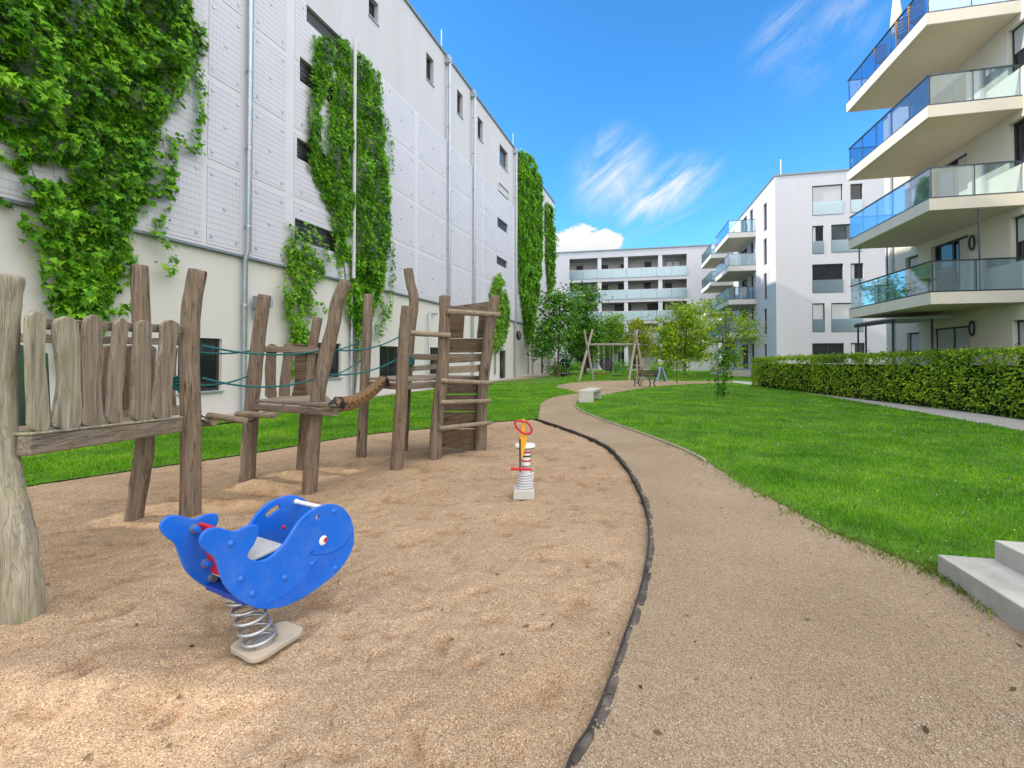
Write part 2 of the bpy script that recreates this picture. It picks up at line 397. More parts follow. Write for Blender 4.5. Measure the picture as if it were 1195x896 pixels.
M_HEDGECORE = pmat('hedge_core', (.012, .025, .006), 1, .4, 8)
M_BARK = wood('bark', (.10, .078, .058), 'z', (.09, .06, .04))
M_BARK_P = wood('vine_bark', (.20, .17, .14), 'z', (.16, .12, .09))

# ------------------------------------------------------------------ camera
cam = bpy.data.cameras.new('camera'); co = bpy.data.objects.new('camera', cam); COL.objects.link(co)
co.location = CAM; co.rotation_euler = (math.pi / 2 - PITCH, 0, 0)
cam.sensor_width = 36; cam.lens = 36 * F / 1195; cam.shift_y = (CY - 448.0) / 1195; cam.clip_end = 3000; cam.clip_start = .05
SC.camera = co
SC.view_settings.view_transform = 'Standard'; SC.view_settings.look = 'None'; SC.view_settings.exposure = 0
SC.render.engine = 'CYCLES'
SC.cycles.use_denoising = True; SC.cycles.max_bounces = 8; SC.cycles.transparent_max_bounces = 16
SC.cycles.sample_clamp_indirect = 6

# ------------------------------------------------------------------ daylight
ELEV = rad(30); SUNH = Vector((-.996, .09, 0)).normalized()
sd = SUNH * math.cos(ELEV) + Vector((0, 0, math.sin(ELEV)))
sun = bpy.data.lights.new('sun', 'SUN'); sun.energy = 5.0; sun.angle = rad(.6); sun.color = (1, .90, .74)
so = bpy.data.objects.new('sun', sun); COL.objects.link(so); so.rotation_euler = sd.to_track_quat('Z', 'Y').to_euler(); so.location = (-40, 0, 40)

W = bpy.data.worlds.new('World'); SC.world = W; W.use_nodes = True
N, L = W.node_tree.nodes, W.node_tree.links
bg = N['Background']
sky = node(N, 'ShaderNodeTexSky', sky_type='NISHITA'); sky.sun_disc = False; sky.sun_elevation = ELEV
sky.sun_rotation = math.atan2(SUNH.x, SUNH.y); sky.air_density = 1.0; sky.dust_density = .4; sky.ozone_density = 2.5
tc = node(N, 'ShaderNodeTexCoord'); sep = node(N, 'ShaderNodeSeparateXYZ'); L.new(tc.outputs['Generated'], sep.inputs[0])
def mth(op, a, b=None, c=None, clamp=False):
    n = node(N, 'ShaderNodeMath', operation=op, use_clamp=clamp)
    for i, q in enumerate((a, b, c)):
        if q is None: continue
        if isinstance(q, (int, float)): n.inputs[i].default_value = q
        else: L.new(q, n.inputs[i])
    return n.outputs[0]
def sstep(x, lo, hi):
    n = node(N, 'ShaderNodeMapRange', interpolation_type='SMOOTHSTEP'); L.new(x, n.inputs['Value']); setin(n, From_Min=lo, From_Max=hi); return n.outputs[0]
hs = node(N, 'ShaderNodeHueSaturation'); setin(hs, Saturation=1.22, Value=.30); L.new(sky.outputs[0], hs.inputs['Color'])
skyc = mixc(N, L, 1.0, hs.outputs[0], (.56, .97, 1.12, 1), 'MULTIPLY')
az = mth('MULTIPLY', mth('ARCTAN2', sep.outputs['X'], sep.outputs['Y']), 57.2958)
el = mth('MULTIPLY', mth('ARCSINE', sep.outputs['Z']), 57.2958)
cmb = node(N, 'ShaderNodeCombineXYZ'); L.new(az, cmb.inputs[0]); L.new(el, cmb.inputs[1])
def cnoise(rot, sx, sy, scale, detail, rough, dist, off=0):
    mp = node(N, 'ShaderNodeMapping'); mp.inputs['Rotation'].default_value = (0, 0, rad(rot)); 
    mp2 = node(N, 'ShaderNodeMapping'); mp2.inputs['Scale'].default_value = (sx, sy, 1); mp2.inputs['Location'].default_value = (off, off * .7, 0)
    L.new(cmb.outputs[0], mp.inputs['Vector']); L.new(mp.outputs[0], mp2.inputs['Vector'])
    return noise_(N, L, mp2.outputs[0], scale, detail, rough, dist).outputs['Fac']
def blob(a0, e0, ra, re, rot=0):
    c, s = math.cos(rad(rot)), math.sin(rad(rot))
    da, de = mth('SUBTRACT', az, a0), mth('SUBTRACT', el, e0)
    p = mth('ADD', mth('MULTIPLY', da, c), mth('MULTIPLY', de, s)); q = mth('SUBTRACT', mth('MULTIPLY', de, c), mth('MULTIPLY', da, s))
    d = mth('SQRT', mth('ADD', mth('POWER', mth('DIVIDE', p, ra), 2), mth('POWER', mth('DIVIDE', q, re), 2)))
    return sstep(d, 1.0, .15)
# cirrus wisps
w1 = mth('MULTIPLY', sstep(cnoise(-38, .065, .21, 1.0, 10, .66, 1.3, 3.1), .32, .80), mth('MAXIMUM', blob(11.5, 21.0, 7.0, 5.5, 35), blob(17.5, 18.5, 8.5, 3.6, 22)))
w2 = mth('MULTIPLY', sstep(cnoise(-35, .06, .2, 1.0, 10, .66, 1.3, 8.4), .36, .85), mth('MAXIMUM', blob(35, 29.5, 8, 4, 38), blob(30, 31, 6, 3, 30)))
w3 = mth('MULTIPLY', sstep(cnoise(-25, .04, .16, 1.0, 8, .6, 1.0, 1.7), .46, .9), blob(21, 15.5, 11, 3.0, 14))
wisp = mth('MULTIPLY', mth('MAXIMUM', mth('MAXIMUM', w1, mth('MULTIPLY', w2, .55)), mth('MULTIPLY', w3, .6)), 1.25, clamp=True)
# low cumulus over the roofs
cu = cnoise(0, .30, .42, 1.0, 8, .6, .3, 5.2)
cumd = mth('MAXIMUM', blob(8.2, 12.6, 6.4, 4.2), mth('MAXIMUM', blob(11.2, 13.4, 3.2, 2.4), blob(6.0, 12.5, 4.5, 3.4)))
cum = sstep(mth('ADD', cumd, mth('MULTIPLY', mth('MULTIPLY', mth('SUBTRACT', cu, .5), 2.6), sstep(cumd, .0, .25))), .28, .60)
# bright cloud sheet added out of view, over and behind the viewer, as fill
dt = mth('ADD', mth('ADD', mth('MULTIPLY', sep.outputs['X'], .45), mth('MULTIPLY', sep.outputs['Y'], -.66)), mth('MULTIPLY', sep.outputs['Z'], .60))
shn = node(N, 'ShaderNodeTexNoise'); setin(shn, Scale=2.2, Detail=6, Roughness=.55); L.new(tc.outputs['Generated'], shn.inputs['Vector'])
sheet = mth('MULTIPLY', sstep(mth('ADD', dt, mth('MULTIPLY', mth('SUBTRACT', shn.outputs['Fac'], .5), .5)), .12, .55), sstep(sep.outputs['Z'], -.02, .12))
c1 = mixc(N, L, wisp, skyc, (.93, .97, 1.02, 1))
cushade = mixc(N, L, sstep(mth('ADD', el, mth('MULTIPLY', cu, 6)), 12.0, 17.5), (.66, .75, .90, 1), (1.0, 1.0, 1.0, 1))
c2 = mixc(N, L, cum, c1, cushade)
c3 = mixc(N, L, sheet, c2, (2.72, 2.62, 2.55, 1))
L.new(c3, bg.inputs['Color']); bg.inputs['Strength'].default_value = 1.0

# ------------------------------------------------------------------ the ground
def sheet_obj(name, poly, z, mat, kind='structure', dz=0.0):
    """flat polygon sheet, triangulated"""
    bm = bmesh.new(); vs = [bm.verts.new((p[0], p[1], z)) for p in poly]
    es = [bm.edges.new((vs[i], vs[(i + 1) % len(vs)])) for i in range(len(vs))]
    bmesh.ops.triangle_fill(bm, use_beauty=True, use_dissolve=False, edges=es)
    for f in bm.faces:
        f.normal_update()
        if f.normal.z < 0: f.normal_flip()
    me = bpy.data.meshes.new(name); bm.to_mesh(me); bm.free(); me.materials.append(mat)
    o = bpy.data.objects.new(name, me); COL.objects.link(o); tag(o, kind=kind); return o

sheet_obj('ground', [(-600, -600), (600, -600), (600, 900), (-600, 900)], -.16, M_GROUND)

# pixel-surveyed outlines, turned into ground coordinates
EDGE = smooth_line([G(*p) for p in [(628, 489), (664, 501), (705, 519), (727, 540), (744, 568), (755, 598), (757, 630), (752, 668), (742, 705), (728, 745), (711, 795), (690, 845), (662, 896)]] + [Vector((.05, 1.35, 0)), Vector((-.25, .75, 0))], 6)
BACK = smooth_line([G(*p) for p in [(20, 569), (100, 557), (190, 544), (300, 528), (420, 508), (510, 499), (570, 493), (628, 489)]], 5)
BACK_L = [Vector((-9.5, 3.6, 0)), Vector((-7.2, 5.0, 0))]
SANDPOLY = [Vector((-.25, .2, 0)), Vector((-9.5, .2, 0))] + BACK_L + BACK + EDGE[1:]
PATH_R = smooth_line([Vector((1.9, .3, 0)), Vector((2.55, 1.4, 0)), G(1195, 742), G(1150, 704), G(1088, 668), G(1030, 645), G(960, 616), G(900, 583), G(865, 566), G(834, 546), G(799, 526), G(748, 506), G(697, 488), G(675, 478), G(671, 471), G(684, 463)], 6)
PATH_L = smooth_line([G(628, 489), G(630, 477), G(631, 471), G(642, 464.5), G(662, 460.5), G(676, 459)], 5)
PLAZA = smooth_line([G(676, 459), G(664, 455), G(648, 451.5), G(664, 447), G(700, 444.5), G(750, 443.6), G(800, 444.5), G(855, 444.2)], 5)
PLAZA_B = smooth_line([G(855, 446.6), G(800, 448.6), G(760, 452.2), G(722, 457.5), G(700, 462), G(684, 463)], 4)
PATHPOLY = [Vector((-.25, .2, 0))] + EDGE[::-1] + PATH_L[1:] + PLAZA[1:] + PLAZA_B + [p + Vector((.16, .06, 0)) for p in PATH_R[::-1][1:]]
PAVE_LO = [G(855, 446.6), G(900, 452), G(1000, 468.5), G(1100, 486), G(1195, 503.5)]
PAVE_HI = [G(1195, 491), G(1100, 476), G(1000, 461.5), G(930, 451.5), G(880, 446), G(855, 444.2)]
dlo = (PAVE_LO[-1] - PAVE_LO[-2]).normalized(); dhi = (PAVE_HI[0] - PAVE_HI[1]).normalized()
PAVEPOLY = PAVE_LO + [PAVE_LO[-1] + dlo * 9, PAVE_HI[0] + dhi * 9] + PAVE_HI
sheet_obj('gravel_path', PATHPOLY, 0.0, M_GRAVEL)
sheet_obj('paved_path', PAVEPOLY, 0.012, M_PAVE)

# sand: a trodden height field that dives under the path and the lawn
MOUNDS = [(G(290, 768), .22, .022), (G(345, 742), .25, .02), (G(300, 562), .55, .07), (G(350, 550), .45, .045), (G(508, 536), .5, .05), (G(560, 526), .5, .05), (G(222, 603), .5, .05), (G(155, 606), .6, .04), (G(25, 716), .5, .035), (G(462, 546), .35, .03), (G(428, 531), .35, .025)]
MOUNDS += [(Vector((rnd.uniform(-6, 1), rnd.uniform(1.4, 10), 0)), rnd.uniform(.25, .6), rnd.uniform(-.03, .03)) for _ in range(60)]
STEPS = []
for _ in range(330):
    p = Vector((rnd.uniform(-6.5, 1.6), rnd.uniform(1.2, 9.5), 0)); a = rnd.uniform(0, 6.28)
    STEPS.append((p, a, rnd.uniform(.05, .10), rnd.uniform(.026, .046), rnd.uniform(.008, .024)))
def sand_h(X, Y):
    h = -.035 + .055 * (fbm(X * .8, Y * .8, 3) - .5) + .060 * (fbm(X * 3.1 + 9, Y * 3.1, 4, .6) - .5) + .030 * (fbm(X * 9, Y * 9, 3, .6) - .5) + .016 * (fbm(X * 24, Y * 24, 2, .6) - .5)
    for p, r, a in MOUNDS: h = h + a * np.exp(-((X - p.x)**2 + (Y - p.y)**2) / (r * r * .5))
    for p, a, l, w, d in STEPS:
        k = (abs(X - p.x) < .4) & (abs(Y - p.y) < .4)
        if not k.any(): continue
        x, y = X[k] - p.x, Y[k] - p.y; c, s = math.cos(a), math.sin(a); q = ((x*c + y*s) / l)**2 + ((y*c - x*s) / w)**2
        h[k] += -d * np.exp(-q * 1.1) + .35 * d * np.exp(-(np.sqrt(q) - 1.7)**2 * 3)
    h = h + .03 * (fbm(X * 6 + 50, Y * 6, 2) > .58) * 0
    e = seg_dist(X, Y, EDGE[::3]); h = h - .018 * np.exp(-(e / .22)**2)
    e = seg_dist(X, Y, BACK_L + BACK[::2]); k = np.exp(-(e / .16)**2); h = h * (1 - k) + k * (-.004)
    return h
def sand():
    xs = np.arange(-9.6, 2.0, .026); ys = [.2]
    while ys[-1] < 13.2: ys.append(ys[-1] + .012 + .0036 * ys[-1])
    ys = np.array(ys); X, Y = np.meshgrid(xs, ys); Z = sand_h(X, Y)
    ins = in_poly(X, Y, SANDPOLY); d = seg_dist(X, Y, SANDPOLY[::2], True)
    Z = np.where(ins, Z, Z - np.clip((d - .03) * 1.2, 0, .09))
    Z = np.where(~ins, np.minimum(Z, -.012), Z)
    keep = ins | (d < .3)
    nx, ny = len(xs), len(ys); idx = np.arange(nx * ny).reshape(ny, nx)
    Fq = np.stack([idx[:-1, :-1], idx[:-1, 1:], idx[1:, 1:], idx[1:, :-1]], -1).reshape(-1, 4)
    K = keep.ravel(); Fq = Fq[K[Fq].all(1)]
    used = np.unique(Fq); rem = -np.ones(nx * ny, int); rem[used] = np.arange(len(used))
    V = np.stack([X.ravel(), Y.ravel(), Z.ravel()], 1)[used]
    def blur(A, k):
        for ax in (0, 1):
            P = np.pad(A, [(k, k) if i == ax else (0, 0) for i in (0, 1)], mode='edge'); cs = np.cumsum(P, ax); A = (np.take(cs, range(2*k, P.shape[ax]), ax) - np.concatenate([np.zeros_like(np.take(cs, [0], ax)), np.take(cs, range(0, P.shape[ax]-2*k-1), ax)], ax)) / (2*k+1)
        return A
    dshade = np.clip((blur(blur(Z, 7), 7) - Z - .003) / .026, 0, .55) * ins + .22 * np.clip((fbm(X*.55+3, Y*.55, 3) - .5) * 3, 0, 1)  # dents below the smoothed surface darkened as painted shade, plus random damp patches
    o = np_obj('sand', V, rem[Fq], M_SAND, smooth=True); at = o.data.attributes.new('damp_dent_shade', 'FLOAT', 'POINT'); at.data.foreach_set('value', dshade.ravel()[used].astype(np.float32)); tag(o, kind='structure')
sand()

# lawns
WALL_STRIP = []   # filled below from the left wall
def blades(name, polys, k, dmax, wmul=1.0, hmul=1.0, holes=(), seed=1, cap=4200, mat=None, near=3.2):
    rs = np.random.RandomState(seed); pts = []
    allp = np.array([(p[0], p[1]) for q in polys for p in q]); lo, hi = allp.min(0), allp.max(0)
    bands = [near * 1.25**i for i in range(30)]; bands = [0] + [b for b in bands if b < dmax] + [dmax]
    for d0, d1 in zip(bands[:-1], bands[1:]):
        x0, x1 = max(lo[0], -d1), min(hi[0], d1); y0, y1 = max(lo[1], -1), min(hi[1], d1)
        if x1 <= x0 or y1 <= y0: continue
        rho = min(cap, k / max(d0, near * .8)**2); n = int(rho * (x1 - x0) * (y1 - y0))
        if n == 0: continue
        P = np.stack([rs.uniform(x0, x1, n), rs.uniform(y0, y1, n)], 1); D = np.hypot(P[:, 0], P[:, 1])
        m = (D >= d0) & (D < d1) & (P[:, 1] > .9) & (abs(P[:, 0]) < 1.6 * P[:, 1] + 1.5)
        P0 = P[m]; P = P0 + np.stack([fbm(P0[:, 0]*4.5, P0[:, 1]*4.5, 3) - .5, fbm(P0[:, 0]*4.5+40, P0[:, 1]*4.5, 3) - .5], 1) * .17; ins = np.zeros(len(P), bool)
        for q in polys: ins |= in_poly(P[:, 0], P[:, 1], q)
        for q in holes: ins &= ~in_poly(P[:, 0], P[:, 1], q)
        pts.append(P0[ins])
    P = np.concatenate(pts); n = len(P); D = np.maximum(np.hypot(P[:, 0], P[:, 1]), 2.5)
    tall = fbm(P[:, 0] * 1.3, P[:, 1] * 1.3, 3)
    h = (.018 + .042 * rs.rand(n)**1.5) * (.5 + .9 * tall) * hmul * (1 + .010 * D); w = .0042 * (.6 + .8 * rs.rand(n)) * (D / 3.4)**.82 * wmul
    a = rs.uniform(0, 6.283, n); ln = rs.rand(n) * .9 * h; la = rs.uniform(0, 6.283, n)
    z0 = np.full(n, .004)
    eg = np.clip(.30 + seg_dist(P[:, 0], P[:, 1], PATH_R[::2] + [PATH_R[-1]]) / .45, 0, 1); h = h * eg; ln = ln * eg
    B = np.stack([P[:, 0], P[:, 1], z0], 1); wx = np.stack([np.cos(a) * w / 2, np.sin(a) * w / 2, np.zeros(n)], 1)
    T = B + np.stack([np.cos(la) * ln, np.sin(la) * ln, h], 1); Mm = B + np.stack([np.cos(la) * ln * .3, np.sin(la) * ln * .3, h * .62], 1)
    V = np.stack([B - wx, B + wx, Mm + wx * .8, T, Mm - wx * .8], 1).reshape(-1, 3)
    Fc = (np.arange(n)[:, None] * 5 + np.arange(5)[None, :])
    o = np_obj(name, V, Fc, mat or M_GRASS); tag(o, kind='stuff'); return o
# ------------------------------------------------------------------ the tall building on the left
TH = rad(18.2); LD = Vector((math.sin(TH), math.cos(TH), 0)); LN = Vector((math.cos(TH), -math.sin(TH), 0)); LDIST = 11.9
LFOOT = -LN * LDIST
UPZ = Vector((0, 0, 1))
def wl(u, v, out=0.0):
    p = onplane(u, v, LFOOT + LN * out, LN); return (p - LFOOT).dot(LD), p.z
def WLP(s, z, out=0.0): return LFOOT + LD * s + LN * out + UPZ * z
S_END = wl(647, 420)[0]; S_NEAR = -14.0
Z_LEDGE, Z_PAN, Z_TOP = 4.61, 13.85, 18.7
lb = empty('parking_house', WLP(S_END / 2, 0), 0, 'tall pale windowless hall on the left with white mesh panels, clad in green vines', 'building')
def lrect(u0, v0, u1, v1, um=None):
    """opening from its left edge (u0 with v0 top / v1 bottom) to right edge u1"""
    s0, zt = wl(u0, v0); _, zb = wl(u0, v1); s1, _ = wl(u1, v0); return [s0, s1, zb, zt]
# ground-floor openings
gf = [lrect(208, 393, 259, 459), lrect(355, 399, 398, 443), lrect(443, 403.5, 466, 441), lrect(500, 405, 513, 437), lrect(583, 408.5, 590.5, 432)]
gf[4][2] = .05
far_door = lrect(631.5, 409.5, 634.5, 434); far_door[2] = .05; gf.append(far_door)
S0g = [-9.5, -8.0, 1.0, 2.6]; gf.append([-7, -4.5, 1.0, 2.7]); gf.append([-1.5, 1.5, 1.0, 2.7])
sun_gaps = [[1.5, 2.6, 3.9, 4.54, .2], [2.8, 4.35, 3.98, 4.54, .2]]; gf += sun_gaps  # openings added out of view so sun patches reach the sand
m = MB(); m.wall(WLP(0, 0), LD, LN, S_NEAR, S_END, -.15, Z_LEDGE, gf, .22)
m.build('lower_wall', M_PLASTER_W, lb, recalc=False)
# upper plaster with small windows
s_a, z_a = wl(501, 61); 
up = []
for (u0, vt, vb, u1) in [(430.5, -8, 17, 441.5), (497.5, 60, 91, 506), (533.5, 103.5, 131, 540), (557.5, 135, 160, 563.5), (583, 167, 190, 592.5)]:
    s0, zt = wl(u0, vt); _, zb = wl(u0, vb); s1, _ = wl(u1, vt); up.append([s0, s1, zb, zt])
sw = up[1][1] - up[1][0]
for k in range(1, 5): up.append([up[0][0] - 7.0 * k, up[0][1] - 7.0 * k, up[0][2], up[0][3]])
m = MB(); m.wall(WLP(0, 0), LD, LN, S_NEAR, S_END, Z_PAN, Z_TOP, up, .28)
m.build('upper_wall', M_PLASTER, lb, recalc=False)
# dark slots in the panelled zone (s0,s1,zb,zt)
slots = []
for (u0, vt, vb, u1) in [(347, 68, 92, 393), (343.5, 162, 182, 393), (341, 256, 277, 393), (581, 213, 221, 592.5), (579, 253.5, 263, 591), (578, 298.5, 306.5, 590.5)]:
    s0, zt = wl(u0, vt); _, zb = wl(u0, vb); s1, _ = wl(u1, vt); slots.append([s0, s1, zb - .12 * (zt - zb), zt + .08 * (zt - zb)])
s0, _ = wl(355, -18); s1, zt = wl(405, 26); _, zb = wl(405, 44); slots.append([s0, s1, Z_PAN - .02 - (zt - zb), Z_PAN - .02])
sun_hole = [-1.95, -.42, 5.0, 6.1]  # opening added out of view to let sun onto the near sand
m = MB(); m.wall(WLP(0, 0, .10), LD, LN, S_NEAR, S_END, Z_LEDGE, Z_PAN, slots + [sun_hole], .35)
m.hexa([WLP(S_NEAR, Z_LEDGE), WLP(S_END, Z_LEDGE), WLP(S_END, Z_LEDGE, .098), WLP(S_NEAR, Z_LEDGE, .098)] + [WLP(S_NEAR, Z_LEDGE + .02), WLP(S_END, Z_LEDGE + .02), WLP(S_END, Z_LEDGE + .02, .098), WLP(S_NEAR, Z_LEDGE + .02, .098)])
m.build('panel_wall', M_BAND, lb, recalc=False)
# body behind (end wall, roof), hollow and open at the back
m = MB()
for (a, b) in (((S_END, 0), (S_END, -14)),):
    m.hexa([WLP(S_END - .3, -.15, -.4), WLP(S_END, -.15, -.002), WLP(S_END, -.15, -14), WLP(S_END - .3, -.15, -14), WLP(S_END - .3, Z_TOP, -.4), WLP(S_END, Z_TOP, -.002), WLP(S_END, Z_TOP, -14), WLP(S_END - .3, Z_TOP, -14)])
m.build('end_wall', M_PLASTER, lb)
m = MB(); m.hexa([WLP(S_NEAR, Z_TOP - .3, -14), WLP(S_END, Z_TOP - .3, -14), WLP(S_END, Z_TOP - .3, -.3), WLP(S_NEAR, Z_TOP - .3, -.3), WLP(S_NEAR, Z_TOP - .05, -14), WLP(S_END, Z_TOP - .05, -14), WLP(S_END, Z_TOP - .05, -.3), WLP(S_NEAR, Z_TOP - .05, -.3)])
m.build('roof', M_COPING, lb)
m = MB(); m.hexa([WLP(S_NEAR, Z_TOP, -.5), WLP(S_END + .06, Z_TOP, -.5), WLP(S_END + .06, Z_TOP, .09), WLP(S_NEAR, Z_TOP, .09)] + [WLP(S_NEAR, Z_TOP + .14, -.5), WLP(S_END + .06, Z_TOP + .14, -.5), WLP(S_END + .06, Z_TOP + .14, .09), WLP(S_NEAR, Z_TOP + .14, .09)])
m.build('roof_coping', M_COPING, lb)
m = MB(); m.hexa([WLP(S_NEAR, Z_LEDGE - .07, .004), WLP(S_END, Z_LEDGE - .07, .004), WLP(S_END, Z_LEDGE - .07, .13), WLP(S_NEAR, Z_LEDGE - .07, .13)] + [WLP(S_NEAR, Z_LEDGE - .003, .004), WLP(S_END, Z_LEDGE - .003, .004), WLP(S_END, Z_LEDGE - .003, .13), WLP(S_NEAR, Z_LEDGE - .003, .13)])
m.build('ledge_strip', M_COPING, lb)
# mesh panels between white bands
mm, N, L, P, O = nt('white_mesh_panel'); v = coords(N, L)
sepv = node(N, 'ShaderNodeSeparateXYZ'); 
mp = node(N, 'ShaderNodeMapping'); mp.inputs['Rotation'].default_value = (0, 0, -(math.pi / 2 - TH)); L.new(v, mp.inputs['Vector']); L.new(mp.outputs[0], sepv.inputs[0])
cb = node(N, 'ShaderNodeCombineXYZ'); L.new(sepv.outputs['X'], cb.inputs[0]); L.new(sepv.outputs['Z'], cb.inputs[1])
br = node(N, 'ShaderNodeTexBrick', offset=0, squash=1); setin(br, Scale=1.0, Mortar_Size=.0075, Mortar_Smooth=.4, Brick_Width=60.0, Row_Height=.165)
br2 = node(N, 'ShaderNodeTexBrick', offset=0, squash=1); setin(br2, Scale=1.0, Mortar_Size=.0045, Mortar_Smooth=.6, Brick_Width=.112, Row_Height=60.0)
br2.inputs['Color1'].default_value = br2.inputs['Color2'].default_value = (1, 1, 1, 1); br2.inputs['Mortar'].default_value = (.70, .70, .74, 1); L.new(cb.outputs[0], br2.inputs['Vector'])
br.inputs['Color1'].default_value = (.555, .555, .63, 1); br.inputs['Color2'].default_value = (.54, .545, .62, 1); br.inputs['Mortar'].default_value = (.27, .28, .34, 1)
L.new(cb.outputs[0], br.inputs['Vector'])
n1 = noise_(N, L, v, .8, 4); L.new(mixc(N, L, 1.0, mixc(N, L, 1.0, br.outputs['Color'], br2.outputs['Color'], 'MULTIPLY'), ramp(N, L, n1.outputs['Fac'], [(.3, (.93, .93, .94)), (.7, (1, 1, 1))]), 'MULTIPLY'), P.inputs['Base Color'])
P.inputs['Roughness'].default_value = .55; inv = node(N, 'ShaderNodeMath', operation='SUBTRACT'); inv.inputs[0].default_value = 1; L.new(br.outputs['Fac'], inv.inputs[1])
L.new(bump_(N, L, inv.outputs[0], .25, .004), P.inputs['Normal'])
M_PANEL = mm
colu = [(-640, -420), (-408, -230), (-215, -95), (-85, 45), (55, 158), (166, 230), (236, 275), (289, 328), (338, 404), (411, 438), (446, 481), (485.5, 517), (522, 547.5), (552, 561.5), (563.5, 580), (581.5, 597), (603, 614), (616, 629)]
rows = [(4.61 + .08, 6.82), (7.01, 9.12), (9.31, 11.42), (11.61, 13.85 - .08)]
def cut_cells(s0, s1, z0, z1):
    """split a panel cell round the dark slots"""
    out = [(s0, s1, z0, z1)]
    for a, b, c, d in slots + [sun_hole]:
        nxt = []
        for (p, q, r, t) in out:
            if b <= p or a >= q or d <= r or c >= t: nxt.append((p, q, r, t)); continue
            if a > p: nxt.append((p, a, r, t))
            if b < q: nxt.append((b, q, r, t))
            lo, hi = max(p, a), min(q, b)
            if c > r: nxt.append((lo, hi, r, c))
            if d < t: nxt.append((lo, hi, d, t))
        out = nxt
    return out
cols = [(wl(a, 420)[0], wl(b, 420)[0]) for a, b in colu]
cols = [(a, b) for a, b in cols if a > S_NEAR]
for (s0, s1) in cols:
    for (z0, z1) in rows:
        m = MB()
        for (p, q, r, t) in cut_cells(s0, s1, z0, z1):
            if q - p < .03 or t - r < .03: continue
            m.hexa([WLP(p, r, .102), WLP(q, r, .102), WLP(q, r, .112), WLP(p, r, .112), WLP(p, t, .102), WLP(q, t, .102), WLP(q, t, .112), WLP(p, t, .112)])
        for k in range(5):   # fixing clips
            s = s0 + (s1 - s0) * (.12, .88, .5, .12, .88)[k]; z = z0 + (z1 - z0) * (.1, .1, .5, .9, .9)[k]
            if any(a - .1 < s < b + .1 and c - .1 < z < d + .1 for a, b, c, d in slots): continue
            m.hexa([WLP(s - .04, z - .03, .113), WLP(s + .04, z - .03, .113), WLP(s + .04, z - .03, .13), WLP(s - .04, z - .03, .13), WLP(s - .04, z + .03, .113), WLP(s + .04, z + .03, .113), WLP(s + .04, z + .03, .13), WLP(s - .04, z + .03, .13)], 1)
        m.build('mesh_panel', [M_PANEL, M_ZINC], lb)
# windows
def lwindow(o, d, frame=M_DARKMETAL, pane=M_GLASSDARK, bars=1, sill=True, name='window', fw=.07):
    s0, s1, z0, z1 = o; m = MB(); q = lambda a, b, c, e, o0, o1, mi=0: m.hexa([WLP(a, c, o0), WLP(b, c, o0), WLP(b, c, o1), WLP(a, c, o1), WLP(a, e, o0), WLP(b, e, o0), WLP(b, e, o1), WLP(a, e, o1)], mi)
    f0, f1 = d - .06, d
    q(s0, s1, z0, z0 + fw, f0, f1); q(s0, s1, z1 - fw, z1, f0, f1); q(s0, s0 + fw, z0 + fw, z1 - fw, f0, f1); q(s1 - fw, s1, z0 + fw, z1 - fw, f0, f1)
    for b in range(bars):
        c = s0 + (s1 - s0) * (b + 1) / (bars + 1); q(c - .035, c + .035, z0 + fw, z1 - fw, f0, f1 - .005)
    w = m.build(name, frame, lb)
    m = MB(); q(s0 + fw, s1 - fw, z0 + fw, z1 - fw, d - .05, d - .03); m.build('pane', pane, w)
    if sill:
        m = MB(); q(s0 - .04, s1 + .04, z0 - .05, z0 - .004, d + .02, .06); m.build('sill', M_ZINC, w)
for o in gf[:4] + gf[6:8]: lwindow(o, -.10, bars=1)
for o in gf[4:6]: lwindow(o, -.10, bars=1, sill=False, name='door')
for i, o in enumerate(up): lwindow(o, -.2, bars=0, pane=M_GLASSDARK if i != 4 else M_GLASSMID)
for o in slots:
    s0, s1, z0, z1 = o; m = MB()
    for k in range(5):
        z = z0 + (z1 - z0) * (k + .1) / 5; m.hexa([WLP(s0, z, -.1), WLP(s1, z, -.1), WLP(s1, z, -.02), WLP(s0, z, -.02), WLP(s0, z + (z1-z0)*.17, -.1), WLP(s1, z + (z1-z0)*.17, -.1), WLP(s1, z + (z1-z0)*.17, -.02), WLP(s0, z + (z1-z0)*.17, -.02)])
    m.hexa([WLP(s0, z0, -.24), WLP(s1, z0, -.24), WLP(s1, z0, -.2), WLP(s0, z0, -.2), WLP(s0, z1, -.24), WLP(s1, z1, -.24), WLP(s1, z1, -.2), WLP(s0, z1, -.2)])
    m.build('vent_slot', M_DARKMETAL, lb)
# downpipes
def pipe(u, z0, z1, r=.055, jog=True, name='downpipe', mat=M_ZINC):
    s = wl(u, 420)[0]; o = .24
    pts = [WLP(s, z1, o), WLP(s, Z_LEDGE + .15, o), WLP(s, Z_LEDGE - .12, .13), WLP(s, z0, .13)] if z1 > Z_LEDGE and z0 < Z_LEDGE else [WLP(s, z1, o if z1 > Z_LEDGE else .13), WLP(s, z0, o if z1 > Z_LEDGE else .13)]
    m = MB(); m.tube(pts, r, 10)
    z = z0 + .8
    while z < z1:
        oo = o if z > Z_LEDGE else .13
        m.tube([WLP(s, z - .03, oo), WLP(s, z + .03, oo)], r * 1.18, 10); m.obox(WLP(s, z, oo / 2 + .03), LD * .02, LN * (oo / 2 - .03), UPZ * .02); z += 2.3
    if z1 > 15: m.obox(WLP(s, z1 - .15, .16), LD * .17, LN * .15, UPZ * .2)
    return m.build(name, mat, lb, smooth=40)
pipe(281, .05, Z_TOP - .1, .075); pipe(519.5, .05, Z_TOP - .1, .075); pipe(549.5, .05, Z_TOP - .1, .075); pipe(599.5, .05, Z_TOP - .1, .075)
